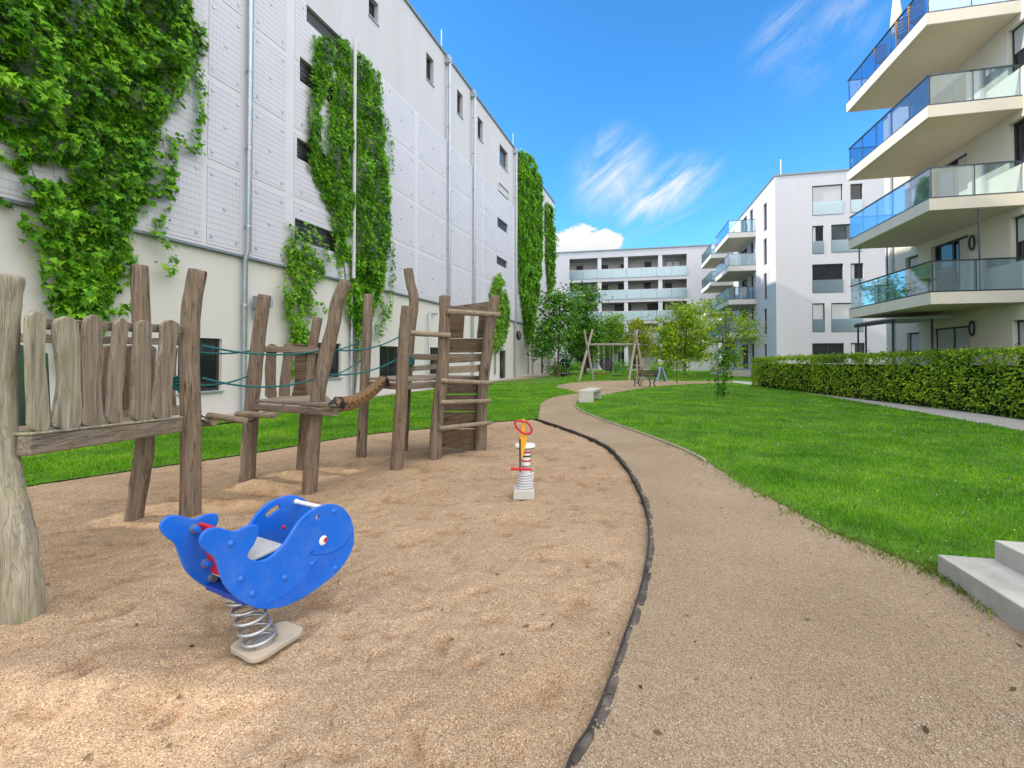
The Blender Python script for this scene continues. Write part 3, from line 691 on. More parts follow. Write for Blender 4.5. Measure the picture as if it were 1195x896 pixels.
pipe(407, .05, Z_LEDGE - .1, .06); pipe(620.5, .05, 4.2, .07); pipe(639, .05, 9, .07); pipe(-150, .05, Z_TOP - .1, .06)
# bent vent pipe on the lower wall
s, z = wl(498, 365); s2, _ = wl(507, 365)
m = MB(); m.tube([WLP(s, .2, .16), WLP(s, z - .1, .16), WLP(s + .06, z, .16), WLP(s2, z + .02, .16)], .045, 8); m.build('bent_vent_pipe', M_ZINC, lb, smooth=50)
for u in (518, 601.5):
    s = wl(u, 420)[0]; m = MB(); m.tube([WLP(s, Z_TOP, -.2), WLP(s, Z_TOP + 1.5, -.2)], .03, 6); m.build('lightning_rod', M_ZINC, lb)
# wall lamp with bracket
s, z = wl(297, 352); la = empty('wall_lamp', WLP(s, z - .3, .1), 0, 'grey metal floodlight on the pale wall beside the nearest downpipe', 'lamp')
m = MB(); m.hexa([WLP(s - .22, z - .22, .15), WLP(s + .22, z - .22, .15), WLP(s + .22, z - .16, .5), WLP(s - .22, z - .16, .5), WLP(s - .22, z + .16, .15), WLP(s + .22, z + .16, .15), WLP(s + .22, z + .10, .5), WLP(s - .22, z + .10, .5)]); m.build('lamp_head', M_ZINC, la, bevel=.02)
m = MB(); m.tube([WLP(s, z - .1, .02), WLP(s, z - .55, .04), WLP(s, z - .45, .3), WLP(s, z - .2, .3)], .03, 8); m.obox(WLP(s, z - .3, .02), LD * .08, LN * .018, UPZ * .25); m.build('bracket', M_ZINC, la, smooth=50)
s, z = wl(600.5, 391); la = empty('wall_lamp', WLP(s, z - .3, .1), 0, 'small dark lantern high on the wall beside the far corner downpipe', 'lamp')
m = MB(); m.tube([WLP(s, z + .35, .3), WLP(s, z + .1, .35), WLP(s, z - .3, .35), WLP(s, z - .4, .3)], [.10, .22, .18, .06], 10); m.build('lamp_head', M_DARKMETAL, la, smooth=40)
m = MB(); m.tube([WLP(s, z, .0), WLP(s, z, .3)], .04, 6); m.build('bracket', M_DARKMETAL, la)

# pale strip along the foot of the wall and the left lawn
strip = [WLP(S_NEAR, 0, .02), WLP(S_END, 0, .02), WLP(S_END, 0, .62), WLP(S_NEAR, 0, .62)]
sheet_obj('wall_foot_paving', [WLP(S_NEAR, 0, -.05), WLP(S_END, 0, -.05), WLP(S_END, 0, .62), WLP(S_NEAR, 0, .62)], .03, M_PAVE)
sw_a, sw_b = wl(566, 440)[0], wl(640, 430)[0]
sheet_obj('wall_side_path', [WLP(sw_a, 0, .62), WLP(S_END, 0, .62), WLP(S_END, 0, 2.6), WLP(sw_b, 0, 2.0), WLP(sw_a + 4, 0, 1.7), WLP(sw_a + 1, 0, 1.2)], .022, M_GRAVEL)
LAWN_L = [WLP(S_NEAR, 0, .6), WLP(S_END, 0, .6), G(655, 441), G(650, 448), G(648, 451.5), G(662, 455), G(676, 459)] + PATH_L[::-1][1:] + BACK[::-1][1:] + BACK_L[::-1] + [Vector((-12, .2, 0)), Vector((-14, -3, 0))]
LAWN_R = PATH_R[:] + PLAZA_B[::-1][1:] + PAVE_LO[1:] + [PAVE_LO[-1] + dlo * 9, Vector((9, .3, 0))]
FAR_L = WLP(S_END, 0, 2.4)
LAWN_F = [Vector((FAR_L.x, FAR_L.y, 0)), Vector((5.5, 66, 0)), Vector((30, 60, 0)), Vector((20, 30, 0)), G(880, 446.5), G(855, 447), G(760, 453), G(690, 460), G(640, 458), G(640, 446), G(655, 441)]
sheet_obj('left_lawn', LAWN_L, .008, M_SOIL); sheet_obj('right_lawn', [Vector((p.x, p.y, 0)) + Vector((mnoise.noise(p * 3.1) * .05 + .03, mnoise.noise(p * 3.3 + Vector((9, 0, 0))) * .04, 0)) for p in LAWN_R], .008, M_SOIL); sheet_obj('far_lawn', LAWN_F, -.01, M_SOIL)
HEDGE_STRIP = [PAVE_HI[0] + dhi * 9, PAVE_HI[0], PAVE_HI[2], PAVE_HI[4], Vector((16, 30, 0)), Vector((22, 28, 0)), Vector((18, 4, 0))]
sheet_obj('hedge_bed', HEDGE_STRIP, .005, M_SOIL)
blades('right_lawn_grass', [LAWN_R], 90000, 34, seed=2, holes=[])
blades('left_lawn_grass', [LAWN_L], 100000, 30, seed=3, near=4.2, hmul=1.15, holes=[[WLP(sw_a, 0, .6), WLP(S_END, 0, .6), WLP(S_END, 0, 2.6), WLP(sw_b, 0, 2.0), WLP(sw_a + 1, 0, 1.2)]])
blades('far_lawn_grass', [LAWN_F], 90000, 70, seed=4, near=20, cap=800, holes=[PATHPOLY, LAWN_L, PAVEPOLY])
# small white clover heads scattered in the right lawn
rs = np.random.RandomState(9); cl = []
while len(cl) < 230:
    y = 3.2 + 14 * rs.rand()**1.6; x = rs.uniform(.5, 13)
    if in_poly(np.array([x]), np.array([y]), LAWN_R)[0] and fbm(np.array([x * .7]), np.array([y * .7]), 2)[0] > .47: cl.append((x, y))
V = []; Fc = []
for i, (x, y) in enumerate(cl):
    r = rs.uniform(.003, .007) * (.7 + .10 * y); z = .05 + .03 * rs.rand(); a = rs.uniform(0, 3)
    q = [(r*math.cos(a + k*math.pi/2), r*math.sin(a + k*math.pi/2)) for k in range(4)]
    V += [(x + p[0], y + p[1], z) for p in q] + [(x, y, z + r), (x, y, z - r*.3)]
    b = 6*i; Fc += [(b+k, b+(k+1) % 4, b+4) for k in range(4)] + [(b+(k+1) % 4, b+k, b+5) for k in range(4)]
tag(np_obj('clover_flowers', V, np.array(Fc), M_WHITE), kind='stuff')

# ------------------------------------------------------------------ edging of the sandpit
ed = empty('sandpit_edging', EDGE[40], 0, 'curved dark edging of rough stones between the sand and the gravel path', 'edging')
m = MB()
for side in (0,):
    pts = EDGE; ring = []
    for i, p in enumerate(pts):
        t = (pts[min(i+1, len(pts)-1)] - pts[max(i-1, 0)]).normalized(); nn = Vector((-t.y, t.x, 0)); nn = nn if nn.x > 0 else -nn
        ring.append((p - nn * .007, p + nn * .010, .004 + .008 * mnoise.noise(p * 1.7) + .006 * mnoise.noise(p * 9)))
    for (a, b, z), (c, d, z2) in zip(ring[:-1], ring[1:]):
        m.hexa([a - UPZ * .14, b - UPZ * .14, d - UPZ * .14, c - UPZ * .14, a + UPZ * z, b + UPZ * z, d + UPZ * z2, c + UPZ * z2])
m.build('edging_band', M_RUBBER, ed)
acc = 0; i = 2; L_tot = 0; nst = 0
seglen = [(EDGE[k+1] - EDGE[k]).length for k in range(len(EDGE) - 1)]; cum_ = np.concatenate([[0], np.cumsum(seglen)])
def edge_at(s):
    k = min(int(np.searchsorted(cum_, s)) - 1, len(EDGE) - 2); k = max(k, 0); t = (s - cum_[k]) / seglen[k]; return EDGE[k].lerp(EDGE[k+1], t), (EDGE[k+1] - EDGE[k]).normalized()
s = 1.9
while s < cum_[-1] - .1 and nst < 98:
    ln = rnd.uniform(.07, .22); p, t = edge_at(s + ln / 2); nn = Vector((-t.y, t.x, 0)); nn = nn if nn.x > 0 else -nn
    bm = bmesh.new(); bmesh.ops.create_cube(bm, size=2); bmesh.ops.subdivide_edges(bm, edges=bm.edges[:], cuts=3, use_grid_fill=True)
    w, h = rnd.uniform(.009, .026), rnd.uniform(.016, .026); off = p + nn * (.010 + w * .75); zc = rnd.uniform(-.016, -.008)
    mb = MB()
    for q in bm.verts:
        c = q.co.copy(); c = c.lerp(c.normalized() * 1.15, .45); c *= 1 + .32 * mnoise.noise(c * 1.6 + Vector((s * 9, 0, 0)))
        q.co = off + t * c.x * ln * .54 + nn * c.y * w + UPZ * (zc + c.z * h)
    mb.v = [q.co.copy() for q in bm.verts]; bm.verts.index_update(); mb.f = [[q.index for q in f.verts] for f in bm.faces]; mb.m = [0] * len(mb.f); bm.free()
    mb.build('edging_stone', M_STONE, ed, smooth=60); nst += 1; s += ln * rnd.uniform(.9, 1.35)
# thin brown steel strip along the lawn side of the path
m = MB(); pts = [p for p in PATH_R if 7.2 < p.y < 22]
for a, b in zip(pts[:-1], pts[1:]): m.plank(a + UPZ * .012, b + UPZ * .012, .03, .05)
tag(m.build('edging_strip', M_SANDYPLATE, loc=pts[len(pts)//2]), 'thin pale edging strip between the gravel path and the right lawn', 'edging')
# loose gravel and pebbles
def pebbles(name, poly, n, dmin, dmax, size, mat, zf, seed):
    rs = np.random.RandomState(seed); V = []; Fc = []; P = np.stack([rs.uniform(-6.5, 5, n*6), dmin + (dmax-dmin) * rs.rand(n*6)**1.9], 1)
    P = P[in_poly(P[:, 0], P[:, 1], poly) & (abs(P[:, 0]) < 1.2 * P[:, 1] + .3)][:n]; Z = zf(P[:, 0], P[:, 1])
    base = np.array([(1,0,0),(0,1,0),(-1,0,0),(0,-1,0),(0,0,1),(0,0,-1)], float); tri = np.array([(0,1,4),(1,2,4),(2,3,4),(3,0,4),(1,0,5),(2,1,5),(3,2,5),(0,3,5)])
    n = len(P); r = size * (.45 + rs.rand(n)**2 * 1.3); a = rs.uniform(0, 6.28, n); J = 1 + .5 * (rs.rand(n, 6, 1) - .5)
    B = base[None] * J * r[:, None, None] * np.array([1.2, .9, .6]); c, s_ = np.cos(a)[:, None], np.sin(a)[:, None]
    VV = np.stack([B[..., 0]*c - B[..., 1]*s_, B[..., 0]*s_ + B[..., 1]*c, B[..., 2]], -1) + np.stack([P[:, 0], P[:, 1], Z + r * .2], 1)[:, None]
    Fc = (np.arange(n)[:, None, None] * 6 + tri[None]).reshape(-1, 3)
    tag(np_obj(name, VV.reshape(-1, 3), Fc, mat, smooth=True), kind='stuff')
M_PEB = leafmat('pebbles', (.25, .185, .12, 1), (.38, .30, .21, 1), (.56, .48, .40, 1), 0, 3, .9)
pebbles('loose_gravel', PATHPOLY, 26000, 1.5, 9, .0042, M_PEB, lambda x, y: x * 0 + .001, 21)
pebbles('sand_pebbles', SANDPOLY, 16000, 1.5, 7, .0040, M_PEB, sand_h, 22)
# weeds at the foot of the steps and tufts along the lawn edge
def tufts(name, spots, seed, mat, hh=.07):
    rs = np.random.RandomState(seed); V = []; n = 0
    for (x, y, k, r) in spots:
        for _ in range(k):
            px, py = x + rs.randn() * r, y + rs.randn() * r; a = rs.uniform(0, 6.28); h = hh * rs.uniform(.4, 1.2); w = rs.uniform(.004, .009); l = h * rs.uniform(.2, 1.1); la = rs.uniform(0, 6.28)
            dx, dy = math.cos(a) * w / 2, math.sin(a) * w / 2; tx, ty = px + math.cos(la) * l, py + math.sin(la) * l; mx, my = px + math.cos(la) * l * .35, py + math.sin(la) * l * .35
            V += [(px - dx, py - dy, 0), (px + dx, py + dy, 0), (mx + dx*1.4, my + dy*1.4, h*.6), (tx, ty, h), (mx - dx*1.4, my - dy*1.4, h*.6)]; n += 1
    tag(np_obj(name, V, np.arange(n * 5).reshape(n, 5), mat), kind='stuff')
sp_ = []
for (u, v, k, r) in [(1092, 668, 60, .07), (1108, 676, 40, .05), (1120, 686, 45, .05), (1128, 692, 30, .03), (1070, 662, 50, .08), (1050, 655, 40, .08), (1020, 644, 40, .07), (985, 628, 40, .07), (960, 618, 30, .06), (925, 598, 40, .07), (895, 580, 40, .07)]:
    g = G(u, v); sp_.append((g.x, g.y, k, r))
for i, p in enumerate(PATH_R):
    if 2.9 < p.y < 11:
        q = p + Vector((mnoise.noise(p * 3) * .1 + .03, 0, 0)); sp_.append((q.x, q.y, 14, .08))
M_WEED = leafmat('weeds', (.05, .10, .012, 1), (.13, .22, .02, 1), (.36, .36, .08, 1), .3, 2, .6)
tufts('edge_weeds', sp_, 8, M_WEED, .045)
# fallen leaves and twig crumbs on sand and path
def litter(name, n, seed, mat):
    rs = np.random.RandomState(seed); V = []; Fc = []; k = 0
    while k < n:
        y = 1.5 + 8 * rs.rand()**1.6; x = rs.uniform(-5.5, 4.5)
        A, B_ = np.array([x]), np.array([y]); ins_s = in_poly(A, B_, SANDPOLY)[0]
        if not (ins_s or in_poly(A, B_, PATHPOLY)[0]): continue
        z = (sand_h(A, B_)[0] if ins_s else 0) + .006; a = rs.uniform(0, 6.28); l = rs.uniform(.008, .028); w = l * rs.uniform(.12, .5); dx, dy = math.cos(a), math.sin(a)
        V += [(x - dx*l, y - dy*l, z), (x - dy*w, y + dx*w, z + .006), (x + dx*l, y + dy*l, z + .004), (x + dy*w, y - dx*w, z)]; k += 1
    tag(np_obj(name, V, np.arange(n * 4).reshape(n, 4), mat), kind='stuff')
M_LITTER = leafmat('dry_litter', (.035, .022, .012, 1), (.11, .07, .03, 1), (.22, .20, .08, 1), .1, 3, .8)
litter('fallen_litter', 230, 13, M_LITTER)
# ------------------------------------------------------------------ buildings on the right and at the back
PH = rad(13.2); E2 = Vector((math.cos(PH), -math.sin(PH), 0)); D2 = Vector((math.sin(PH), math.cos(PH), 0))
class Fr:   # building frame: a to the right, b away, z up
    def __init__(s, O): s.O = Vector((O[0], O[1], 0))
    def P(s, a, b, z): return s.O + E2 * a + D2 * b + UPZ * z
    def inv(s, p): d = p - s.O; return d.dot(E2), d.dot(D2), p.z
    def front(s, u, v, b=0): p = onplane(u, v, s.P(0, b, 0), D2); return s.inv(p)
    def side(s, u, v, a=0): p = onplane(u, v, s.P(a, 0, 0), E2); return s.inv(p)
    def box(s, m, lo, hi, mi=0):
        (a, b, c), (d, e, f) = lo, hi
        return m.hexa([s.P(a, b, c), s.P(d, b, c), s.P(d, e, c), s.P(a, e, c), s.P(a, b, f), s.P(d, b, f), s.P(d, e, f), s.P(a, e, f)], mi)

def win(fr, par, axis, o, depth, frame=M_DARKMETAL, pane=M_GLASSDARK, bars=0, fw=.06, blind=0.0, rail=0.0, name='window', at=0.0, curtain=None):
    """window set into an opening; axis 'f' lies on the front (b=at), 's' on the left side (a=at)"""
    x0, x1, z0, z1 = o
    def bx(m, xa, xb, za, zb, d0, d1, mi=0):   # d positive = inward
        if axis == 'f': fr.box(m, (xa, at + d0, za), (xb, at + d1, zb), mi)
        else: fr.box(m, (at + d0, xa, za), (at + d1, xb, zb), mi)
    m = MB(); bx(m, x0, x1, z0, z0 + fw, depth - .07, depth); bx(m, x0, x1, z1 - fw, z1, depth - .07, depth); bx(m, x0, x0 + fw, z0 + fw, z1 - fw, depth - .07, depth); bx(m, x1 - fw, x1, z0 + fw, z1 - fw, depth - .07, depth)
    for k in range(bars):
        c = x0 + (x1 - x0) * (k + 1) / (bars + 1); bx(m, c - .045, c + .045, z0 + fw, z1 - fw, depth - .07, depth - .003)
    w = m.build(name, frame, par)
    m = MB(); bx(m, x0 + fw, x1 - fw, z0 + fw, z1 - fw, depth - .03, depth - .01); m.build('pane', pane, w)
    if curtain: m = MB(); bx(m, x0 + fw, x0 + fw + (x1 - x0 - 2*fw) * curtain, z0 + fw, z1 - fw, depth - .036, depth - .032); m.build('curtain', M_CURTAIN, w)
    if blind: m = MB(); bx(m, x0 + fw, x1 - fw, z1 - fw - (z1 - z0 - 2*fw) * blind, z1 - fw, depth - .055, depth - .04); m.build('blind', M_BLIND, w)
    if rail: m = MB(); bx(m, x0 + .02, x1 - .02, z0 + .03, z0 + (z1 - z0) * rail, -.03, -.012); m.build('glass_guard', M_GL_FROST, w)
    return w

def balcony(fr, par, a0, a1, b0, b1, z0, z1, rh, glass_front, glass_left, wall_a=0.0, npost=5, fascia=M_PLASTER_W, rail=M_STEEL, nfront=2, back=True):
    """slab from a0 (outer) to a1 (wall), b0 (near) to b1 (far), glass rails on three sides"""
    m = MB(); fr.box(m, (a0, b0, z0), (a1, b1, z1)); sl = m.build('balcony_slab', [fascia], par)
    m = MB(); fr.box(m, (a0 + .10, b0 + .10, z0 - .012), (a1 - .01, b1 - .10, z0 - .004)); m.build('soffit', M_SOFFIT, sl)
    t = .018; e = .05
    def glass(m, n, along):
        for k in range(n):
            q0, q1 = k / n, (k + 1) / n
            if along == 'b':
                L = b1 - b0 - 2*e; fr.box(m, (a0 + e, b0 + e + L*q0 + .012, z1 - .02), (a0 + e + t, b0 + e + L*q1 - .012, z1 + rh))
            else:
                L = a1 - a0 - 2*e; bb = b0 + e if along == 'f' else b1 - e - t
                fr.box(m, (a0 + e + .02 + L*q0, bb, z1 - .02), (a0 + e + L*q1 - .012, bb + t, z1 + rh))
    m = MB(); glass(m, npost, 'b'); m.build('glass_rail', glass_left, par)
    m = MB(); glass(m, nfront, 'f'); m.build('glass_rail', glass_front, par)
    m = MB(); glass(m, nfront, 'k')
    if back: m.build('glass_rail', glass_front, par)
    m = MB()
    fr.box(m, (a0 + e - .02, b0 + e - .02, z1 + rh), (a0 + e + t + .02, b1 - e + .02, z1 + rh + .04))
    fr.box(m, (a0 + e + t + .022, b0 + e - .02, z1 + rh), (a1, b0 + e + t + .02, z1 + rh + .04)); fr.box(m, (a0 + e + t + .022, b1 - e - t - .02, z1 + rh), (a1, b1 - e + .02, z1 + rh + .04))
    fr.box(m, (a0 + .004, b0 + .004, z1 + .001), (a0 + .03, b1 - .004, z1 + .045)); fr.box(m, (a0 + .032, b0 + .004, z1 + .001), (a1, b0 + .03, z1 + .045))
    for k in range(npost + 1):
        b = b0 + e + .02 + (b1 - b0 - 2*e - .04) * k / npost; fr.box(m, (a0 + e + t + .004, b - .02, z1), (a0 + e + t + .03, b + .02, z1 + rh - .002))
    for k in range(1, nfront):
        a = a0 + e + (a1 - a0 - 2*e) * k / nfront; fr.box(m, (a - .03, b0 + e + t + .004, z1), (a + .03, b0 + e + t + .04, z1 + rh - .002))
    m.build('handrail', rail, par)

# ---------- apartment block in the middle distance (B)
B = Fr((19.7, 35.4)); ZB = 15.2
bb = empty('apartment_building', B.P(8, 8, 0), 0, 'white five-storey apartment block with glass balconies on its sunny left side, beyond the hedge', 'building')
fo = []
specs = [(947.8, 217, 251.8, 983.4, .62, 0), (992.3, 214.8, 248.3, 1006.7, 0, 0), (947.8, 263.6, 296.5, 961.2, 0, 0), (970, 262.2, 295, 1005.4, 0, 1), (947.8, 308.6, 342, 984, 0, 0), (992.8, 307.3, 340, 1007.5, 0, 0), (947.8, 354, 387.6, 962.5, .95, 0), (970, 353.6, 387.6, 1007.5, .75, 0), (947.8, 400.5, 424, 984.8, 0, 1), (993, 400, 424, 1009, 0, 0)]
for (u0, vt, vb, u1, bl, br_) in specs:
    a0, _, zt = B.front(u0, vt); _, _, zb = B.front(u0, vb); a1, _, _ = B.front(u1, vt); fo.append(([a0, a1, zb, zt], bl, br_))
more = []
for (o, bl, br_) in fo:
    more.append(([o[0] + 9.5, o[1] + 9.5, o[2], o[3]], 0 if bl else .5, br_))
fo += more
sd_ = []
zf = [.66, 3.56, 6.46, 9.36, 12.26]   # floor levels + ..
for k, (v0, v1) in enumerate([(235.4, 267.9), (277, 308), (318, 349), (359.5, 390), (401, 424)]):
    b0, _, zt = [B.side(894.6, v0)[i] for i in (1, 1, 2)]; zb = B.side(894.6, v1)[2]; b1 = B.side(891, v0)[1]
    sd_.append([b0, b1, zb, zt])
floors = [.55, 3.76, 6.66, 9.56, 12.46]
door_b = (6.6, 8.6); side_ops = list(sd_)
for z in floors:
    side_ops.append([6.3, 7.3, z + .06, z + 2.3]); side_ops.append([8.4, 10.6, z + .06, z + 2.3]); side_ops.append([13.2, 14.4, z + .06, z + 2.3]); side_ops.append([16, 18.4, z + .06, z + 2.3])
m = MB()
m.wall(B.P(0, 0, 0), E2, -D2, 0, 19, -.1, ZB, [o for o, _, _ in fo], .16)
m.wall(B.P(0, 0, 0), D2, -E2, 0, 22, -.1, ZB, side_ops, .18)
m.add([B.P(19, 0, -.1), B.P(19, 22, -.1), B.P(19, 22, ZB), B.P(19, 0, ZB)], [(0, 1, 2, 3)]); m.add([B.P(19, 22, -.1), B.P(0, 22, -.1), B.P(0, 22, ZB), B.P(19, 22, ZB)], [(0, 1, 2, 3)])
m.build('wall', M_PLASTER_B, bb, recalc=False)
m = MB(); B.box(m, (-.06, -.06, ZB), (19.06, 22.06, ZB + .14)); m.build('roof', M_COPING, bb)
m = MB(); m.tube([B.P(.7, 1.0, ZB + .1), B.P(.7, 1.0, ZB + 1.6)], .035, 6); m.build('lightning_rod', M_ZINC, bb)
for i, (o, bl, br_) in enumerate(fo): win(B, bb, 'f', o, .16, blind=bl, bars=br_, rail=.45 if o[2] > 1.8 else 0, pane=M_GLASSDARK if i % 3 else M_GLASSMID, curtain=.3 if i in (2, 5, 9) else None, fw=.07)
for i, o in enumerate(side_ops): win(B, bb, 's', o, .18, bars=1 if o[1] - o[0] > 1.5 else 0, fw=.07, blind=.4 if i in (7, 12) else 0)
for i, z in enumerate(floors[1:]):
    balcony(B, bb, -2.2, -.002, 5.4, 11.6, z - .42, z, 1.05, M_GL_FROST if i % 2 == 0 else M_GL_CLEAR, M_GL_BLUE if i > 1 else M_GL_FROST, npost=4, nfront=2, fascia=M_PLASTER_W)
    balcony(B, bb, -2.2, -.002, 14.0, 20.2, z - .42, z, 1.05, M_GL_CLEAR, M_GL_FROST, npost=4, nfront=2, fascia=M_PLASTER_W)
m = MB(); B.box(m, (-2.2, 5.4, -.02), (-.004, 12, .5)); B.box(m, (-2.6, 4.4, -.02), (-2.21, 12.4, .16)); m.build('terrace', M_CONC_L, bb)

# ---------- gallery block across the end (C)
C_ = Fr((5.7, 66.5)); ZC = 16.25
cb_ = empty('gallery_building', C_.P(15, 6, 0), 0, 'grey-white block across the far end with three rows of loggias behind glass railings', 'building')
la0 = C_.front(664.4, 300)[0]; la1 = C_.front(801.5, 300)[0]
zb = [3.35, 6.25, 9.15, 12.05]; ops = []
for i, z in enumerate(zb):
    ops.append([la0, la1, z + .5, (zb[i+1] if i < 3 else 15.35), 1.9])
ops.append([la0, la1, .1, zb[0], 1.9])
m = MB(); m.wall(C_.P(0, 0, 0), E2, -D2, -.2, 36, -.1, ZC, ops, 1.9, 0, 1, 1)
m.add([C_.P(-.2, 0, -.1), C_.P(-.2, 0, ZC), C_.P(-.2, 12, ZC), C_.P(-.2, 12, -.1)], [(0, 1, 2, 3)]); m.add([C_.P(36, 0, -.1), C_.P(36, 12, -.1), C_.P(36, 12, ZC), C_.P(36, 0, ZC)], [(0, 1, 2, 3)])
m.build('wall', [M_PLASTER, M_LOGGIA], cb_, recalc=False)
m = MB(); C_.box(m, (-.3, -.1, ZC), (36.1, 12, ZC + .16)); m.build('roof', M_COPING, cb_)
colsu = [699.6, 730.5, 770.6]
for i in range(5):
    z0, z1 = (ops[i][2], ops[i][3])
    for u in colsu:
        a = C_.front(u, 320)[0]; m = MB(); C_.box(m, (a - .26, .05, z0), (a + .26, .55, z1)); m.build('column', M_PLASTER_B, cb_)
    m = MB(); segs = 8; Lg = (la1 - la0) / segs
    if i < 4:
        for k in range(segs): C_.box(m, (la0 + Lg*k + .02, -.06, z0 - .05), (la0 + Lg*(k+1) - .02, -.03, z0 + 1.15))
        m.build('glass_rail', M_GL_FROST, cb_)
        m = MB(); C_.box(m, (la0, -.075, z0 + 1.15), (la1, -.015, z0 + 1.2)); m.build('handrail', M_BAND, cb_)
    M_LOGGLASS = bpy.data.materials.get('dull_dark_glass') or pmat('dull_dark_glass', (.022, .025, .03), .3, .3, 2, spec=.15); wr = random.Random(40 + i); a = la0 + .8  # dark, rougher, less reflective panes for the loggia doors
    while a < la1 - 2.4:
        w = wr.choice([.95, 1.1, 1.9, 2.3]); dz = wr.choice([2.15, 2.15, 2.3])
        win(C_, cb_, 'f', [a, a + w, z0 + .05, z0 + dz], -.02, bars=1 if w > 1.5 else 0, at=1.9, pane=wr.choice([M_LOGGLASS, M_LOGGLASS, M_LOGGLASS, M_CURTAIN]) if w > 1.5 else M_LOGGLASS, name='balcony_door', fw=.08)
        a += w + wr.uniform(1.0, 3.0)

# ---------- apartment block with the big balconies (D)
D = Fr((15.24, 14.05)); ZD = 12.45
db = empty('balcony_building', D.P(5, 0, 0), 0, 'cream apartment block at the right with four deep stacked glass-railed balconies', 'building')
YF = 7.75; slabz = [3.26, 6.16, 9.06, 11.96]
so_ = []; lev = [.45, 3.62, 6.52, 9.42]
yw0, yw1 = D.side(1072, 330)[1], D.side(1057, 330)[1]; yd0, yd1 = D.side(1131, 320)[1], D.side(1087, 320)[1]; yb1 = D.side(1180, 300)[1]; yb0 = yb1 - 2.2
for i, z in enumerate(lev):
    ad = .06 if i else .55
    so_.append(([yw0, yw1, z + ad, z + 2.2], .45 if i % 2 else .8, 0)); so_.append(([yd0, yd1, z + ad, z + 2.28], .62 if i == 0 else 0, 1)); so_.append(([yb0, yb1, z + (.9 if i else .5), z + 2.3], .55 if i != 2 else 0, 1)); so_.append(([-6.5, -4.5, z + .06, z + 2.28], 0, 1))
m = MB(); m.wall(D.P(0, 0, 0), D2, -E2, -14, YF, -.1, ZD, [o for o, _, _ in so_], .2)
m.add([D.P(0, YF, -.1), D.P(0, YF, ZD), D.P(12, YF, ZD), D.P(12, YF, -.1)], [(0, 1, 2, 3)]); m.add([D.P(0, -14, -.1), D.P(12, -14, -.1), D.P(12, -14, ZD), D.P(0, -14, ZD)], [(0, 1, 2, 3)]); m.add([D.P(12, -14, -.1), D.P(12, YF, -.1), D.P(12, YF, ZD), D.P(12, -14, ZD)], [(0, 1, 2, 3)])
m.build('wall', M_PLASTER_C, db, recalc=False)
m = MB(); D.box(m, (-.03, -14, ZD), (12, YF + .03, ZD + .1)); m.build('roof', M_COPING, db)
m = MB(); D.box(m, (3.2, -13, ZD + .1), (11, YF - 2.5, ZD + 3)); m.build('penthouse', M_PLASTER_C, db)
for i, (o, bl, br_) in enumerate(so_): win(D, db, 's', o, .2, blind=bl, bars=br_, pane=M_GLASSDARK if i % 4 else M_GLASSMID, name='balcony_door' if o[3] - o[2] > 2.1 else 'window', curtain=.35 if i in (5, 9) else None)
glf = [M_GL_CLEAR, M_GL_CLEAR, M_GL_CLEAR, M_GL_CLEAR]; gll = [M_GL_CLEAR, M_GL_BLUE, M_GL_SMOKE, M_GL_SMOKE]
for i, z in enumerate(slabz):
    balcony(D, db, -2.42, -.002, 0, 5.45, z, z + .36, .95, glf[i], gll[i], npost=5, nfront=2, fascia=M_PLASTER_C, rail=M_STEEL if i else M_DARKMETAL)
y = D.side(1043, 300)[1]; m = MB(); m.tube([D.P(-.09, y, 0), D.P(-.09, y, ZD)], .06, 8); m.build('downpipe', M_BAND, db, smooth=40)
y = -1.4; m = MB(); m.tube([D.P(-.1, y, 0), D.P(-.1, y, ZD)], .07, 8); m.build('downpipe', M_BAND, db, smooth=40)
for i, z in enumerate((1.95, 5.05)):
    y = D.side(1137, (383 if i == 0 else 283))[1]; zc = D.side(1137, (383 if i == 0 else 283))[2]
    wlp = empty('wall_lamp', D.P(-.08, y, zc), 0, ['dark oval wall lamp beside the ground floor shutter under the balconies', 'dark oval wall lamp above the lowest balcony beside its door'][i], 'lamp')
    m = MB(); loop = [D.P(-.07, y + .12 * math.cos(t), zc + .24 * math.sin(t)) for t in np.linspace(0, 2*math.pi, 16, endpoint=False)]; m.tube(loop, .035, 6, closed=True); m.build('lamp_frame', M_DARKMETAL, wlp)
    m = MB(); D.box(m, (-.06, y - .09, zc - .2), (-.004, y + .09, zc + .2)); m.build('lamp_glass', M_BLIND, wlp)
# awning frame under the lowest balcony and thin screen posts on it
aw = empty('awning', D.P(-2.2, 4.5, 0), 0, 'thin dark awning frame standing under the far end of the lowest balcony', 'awning')
for (a, b) in ((-2.2, 5.2), (-2.05, 4.9), (-2.2, 2.6), (-1.0, 2.6)):
    m = MB(); D.box(m, (a - .025, b - .025, 0), (a + .025, b + .025, 3.0)); m.build('post', M_DARKMETAL, aw)
m = MB(); D.box(m, (-2.25, 2.55, 3.002), (-.3, 5.25, 3.05)); m.build('awning_cloth', M_BLIND, aw)
m = MB(); D.box(m, (-2.3, 2.45, 2.86), (-2.2, 5.3, 2.99)); m.build('front_bar', M_DARKMETAL, aw)
sp = empty('side_screen', D.P(-2.3, 3, 3.62), 0, 'thin dark side screen posts rising from the lowest big balcony', 'screen')
for b in (.12, 5.3):
    m = MB(); D.box(m, (-1.1, b - .015, 3.63), (-1.06, b + .015, 6.15)); m.build('post', M_STEEL, sp)
m = MB(); D.box(m, (-2.1, 5.285, 3.63), (-2.06, 5.315, 6.15)); m.build('post', M_STEEL, sp)
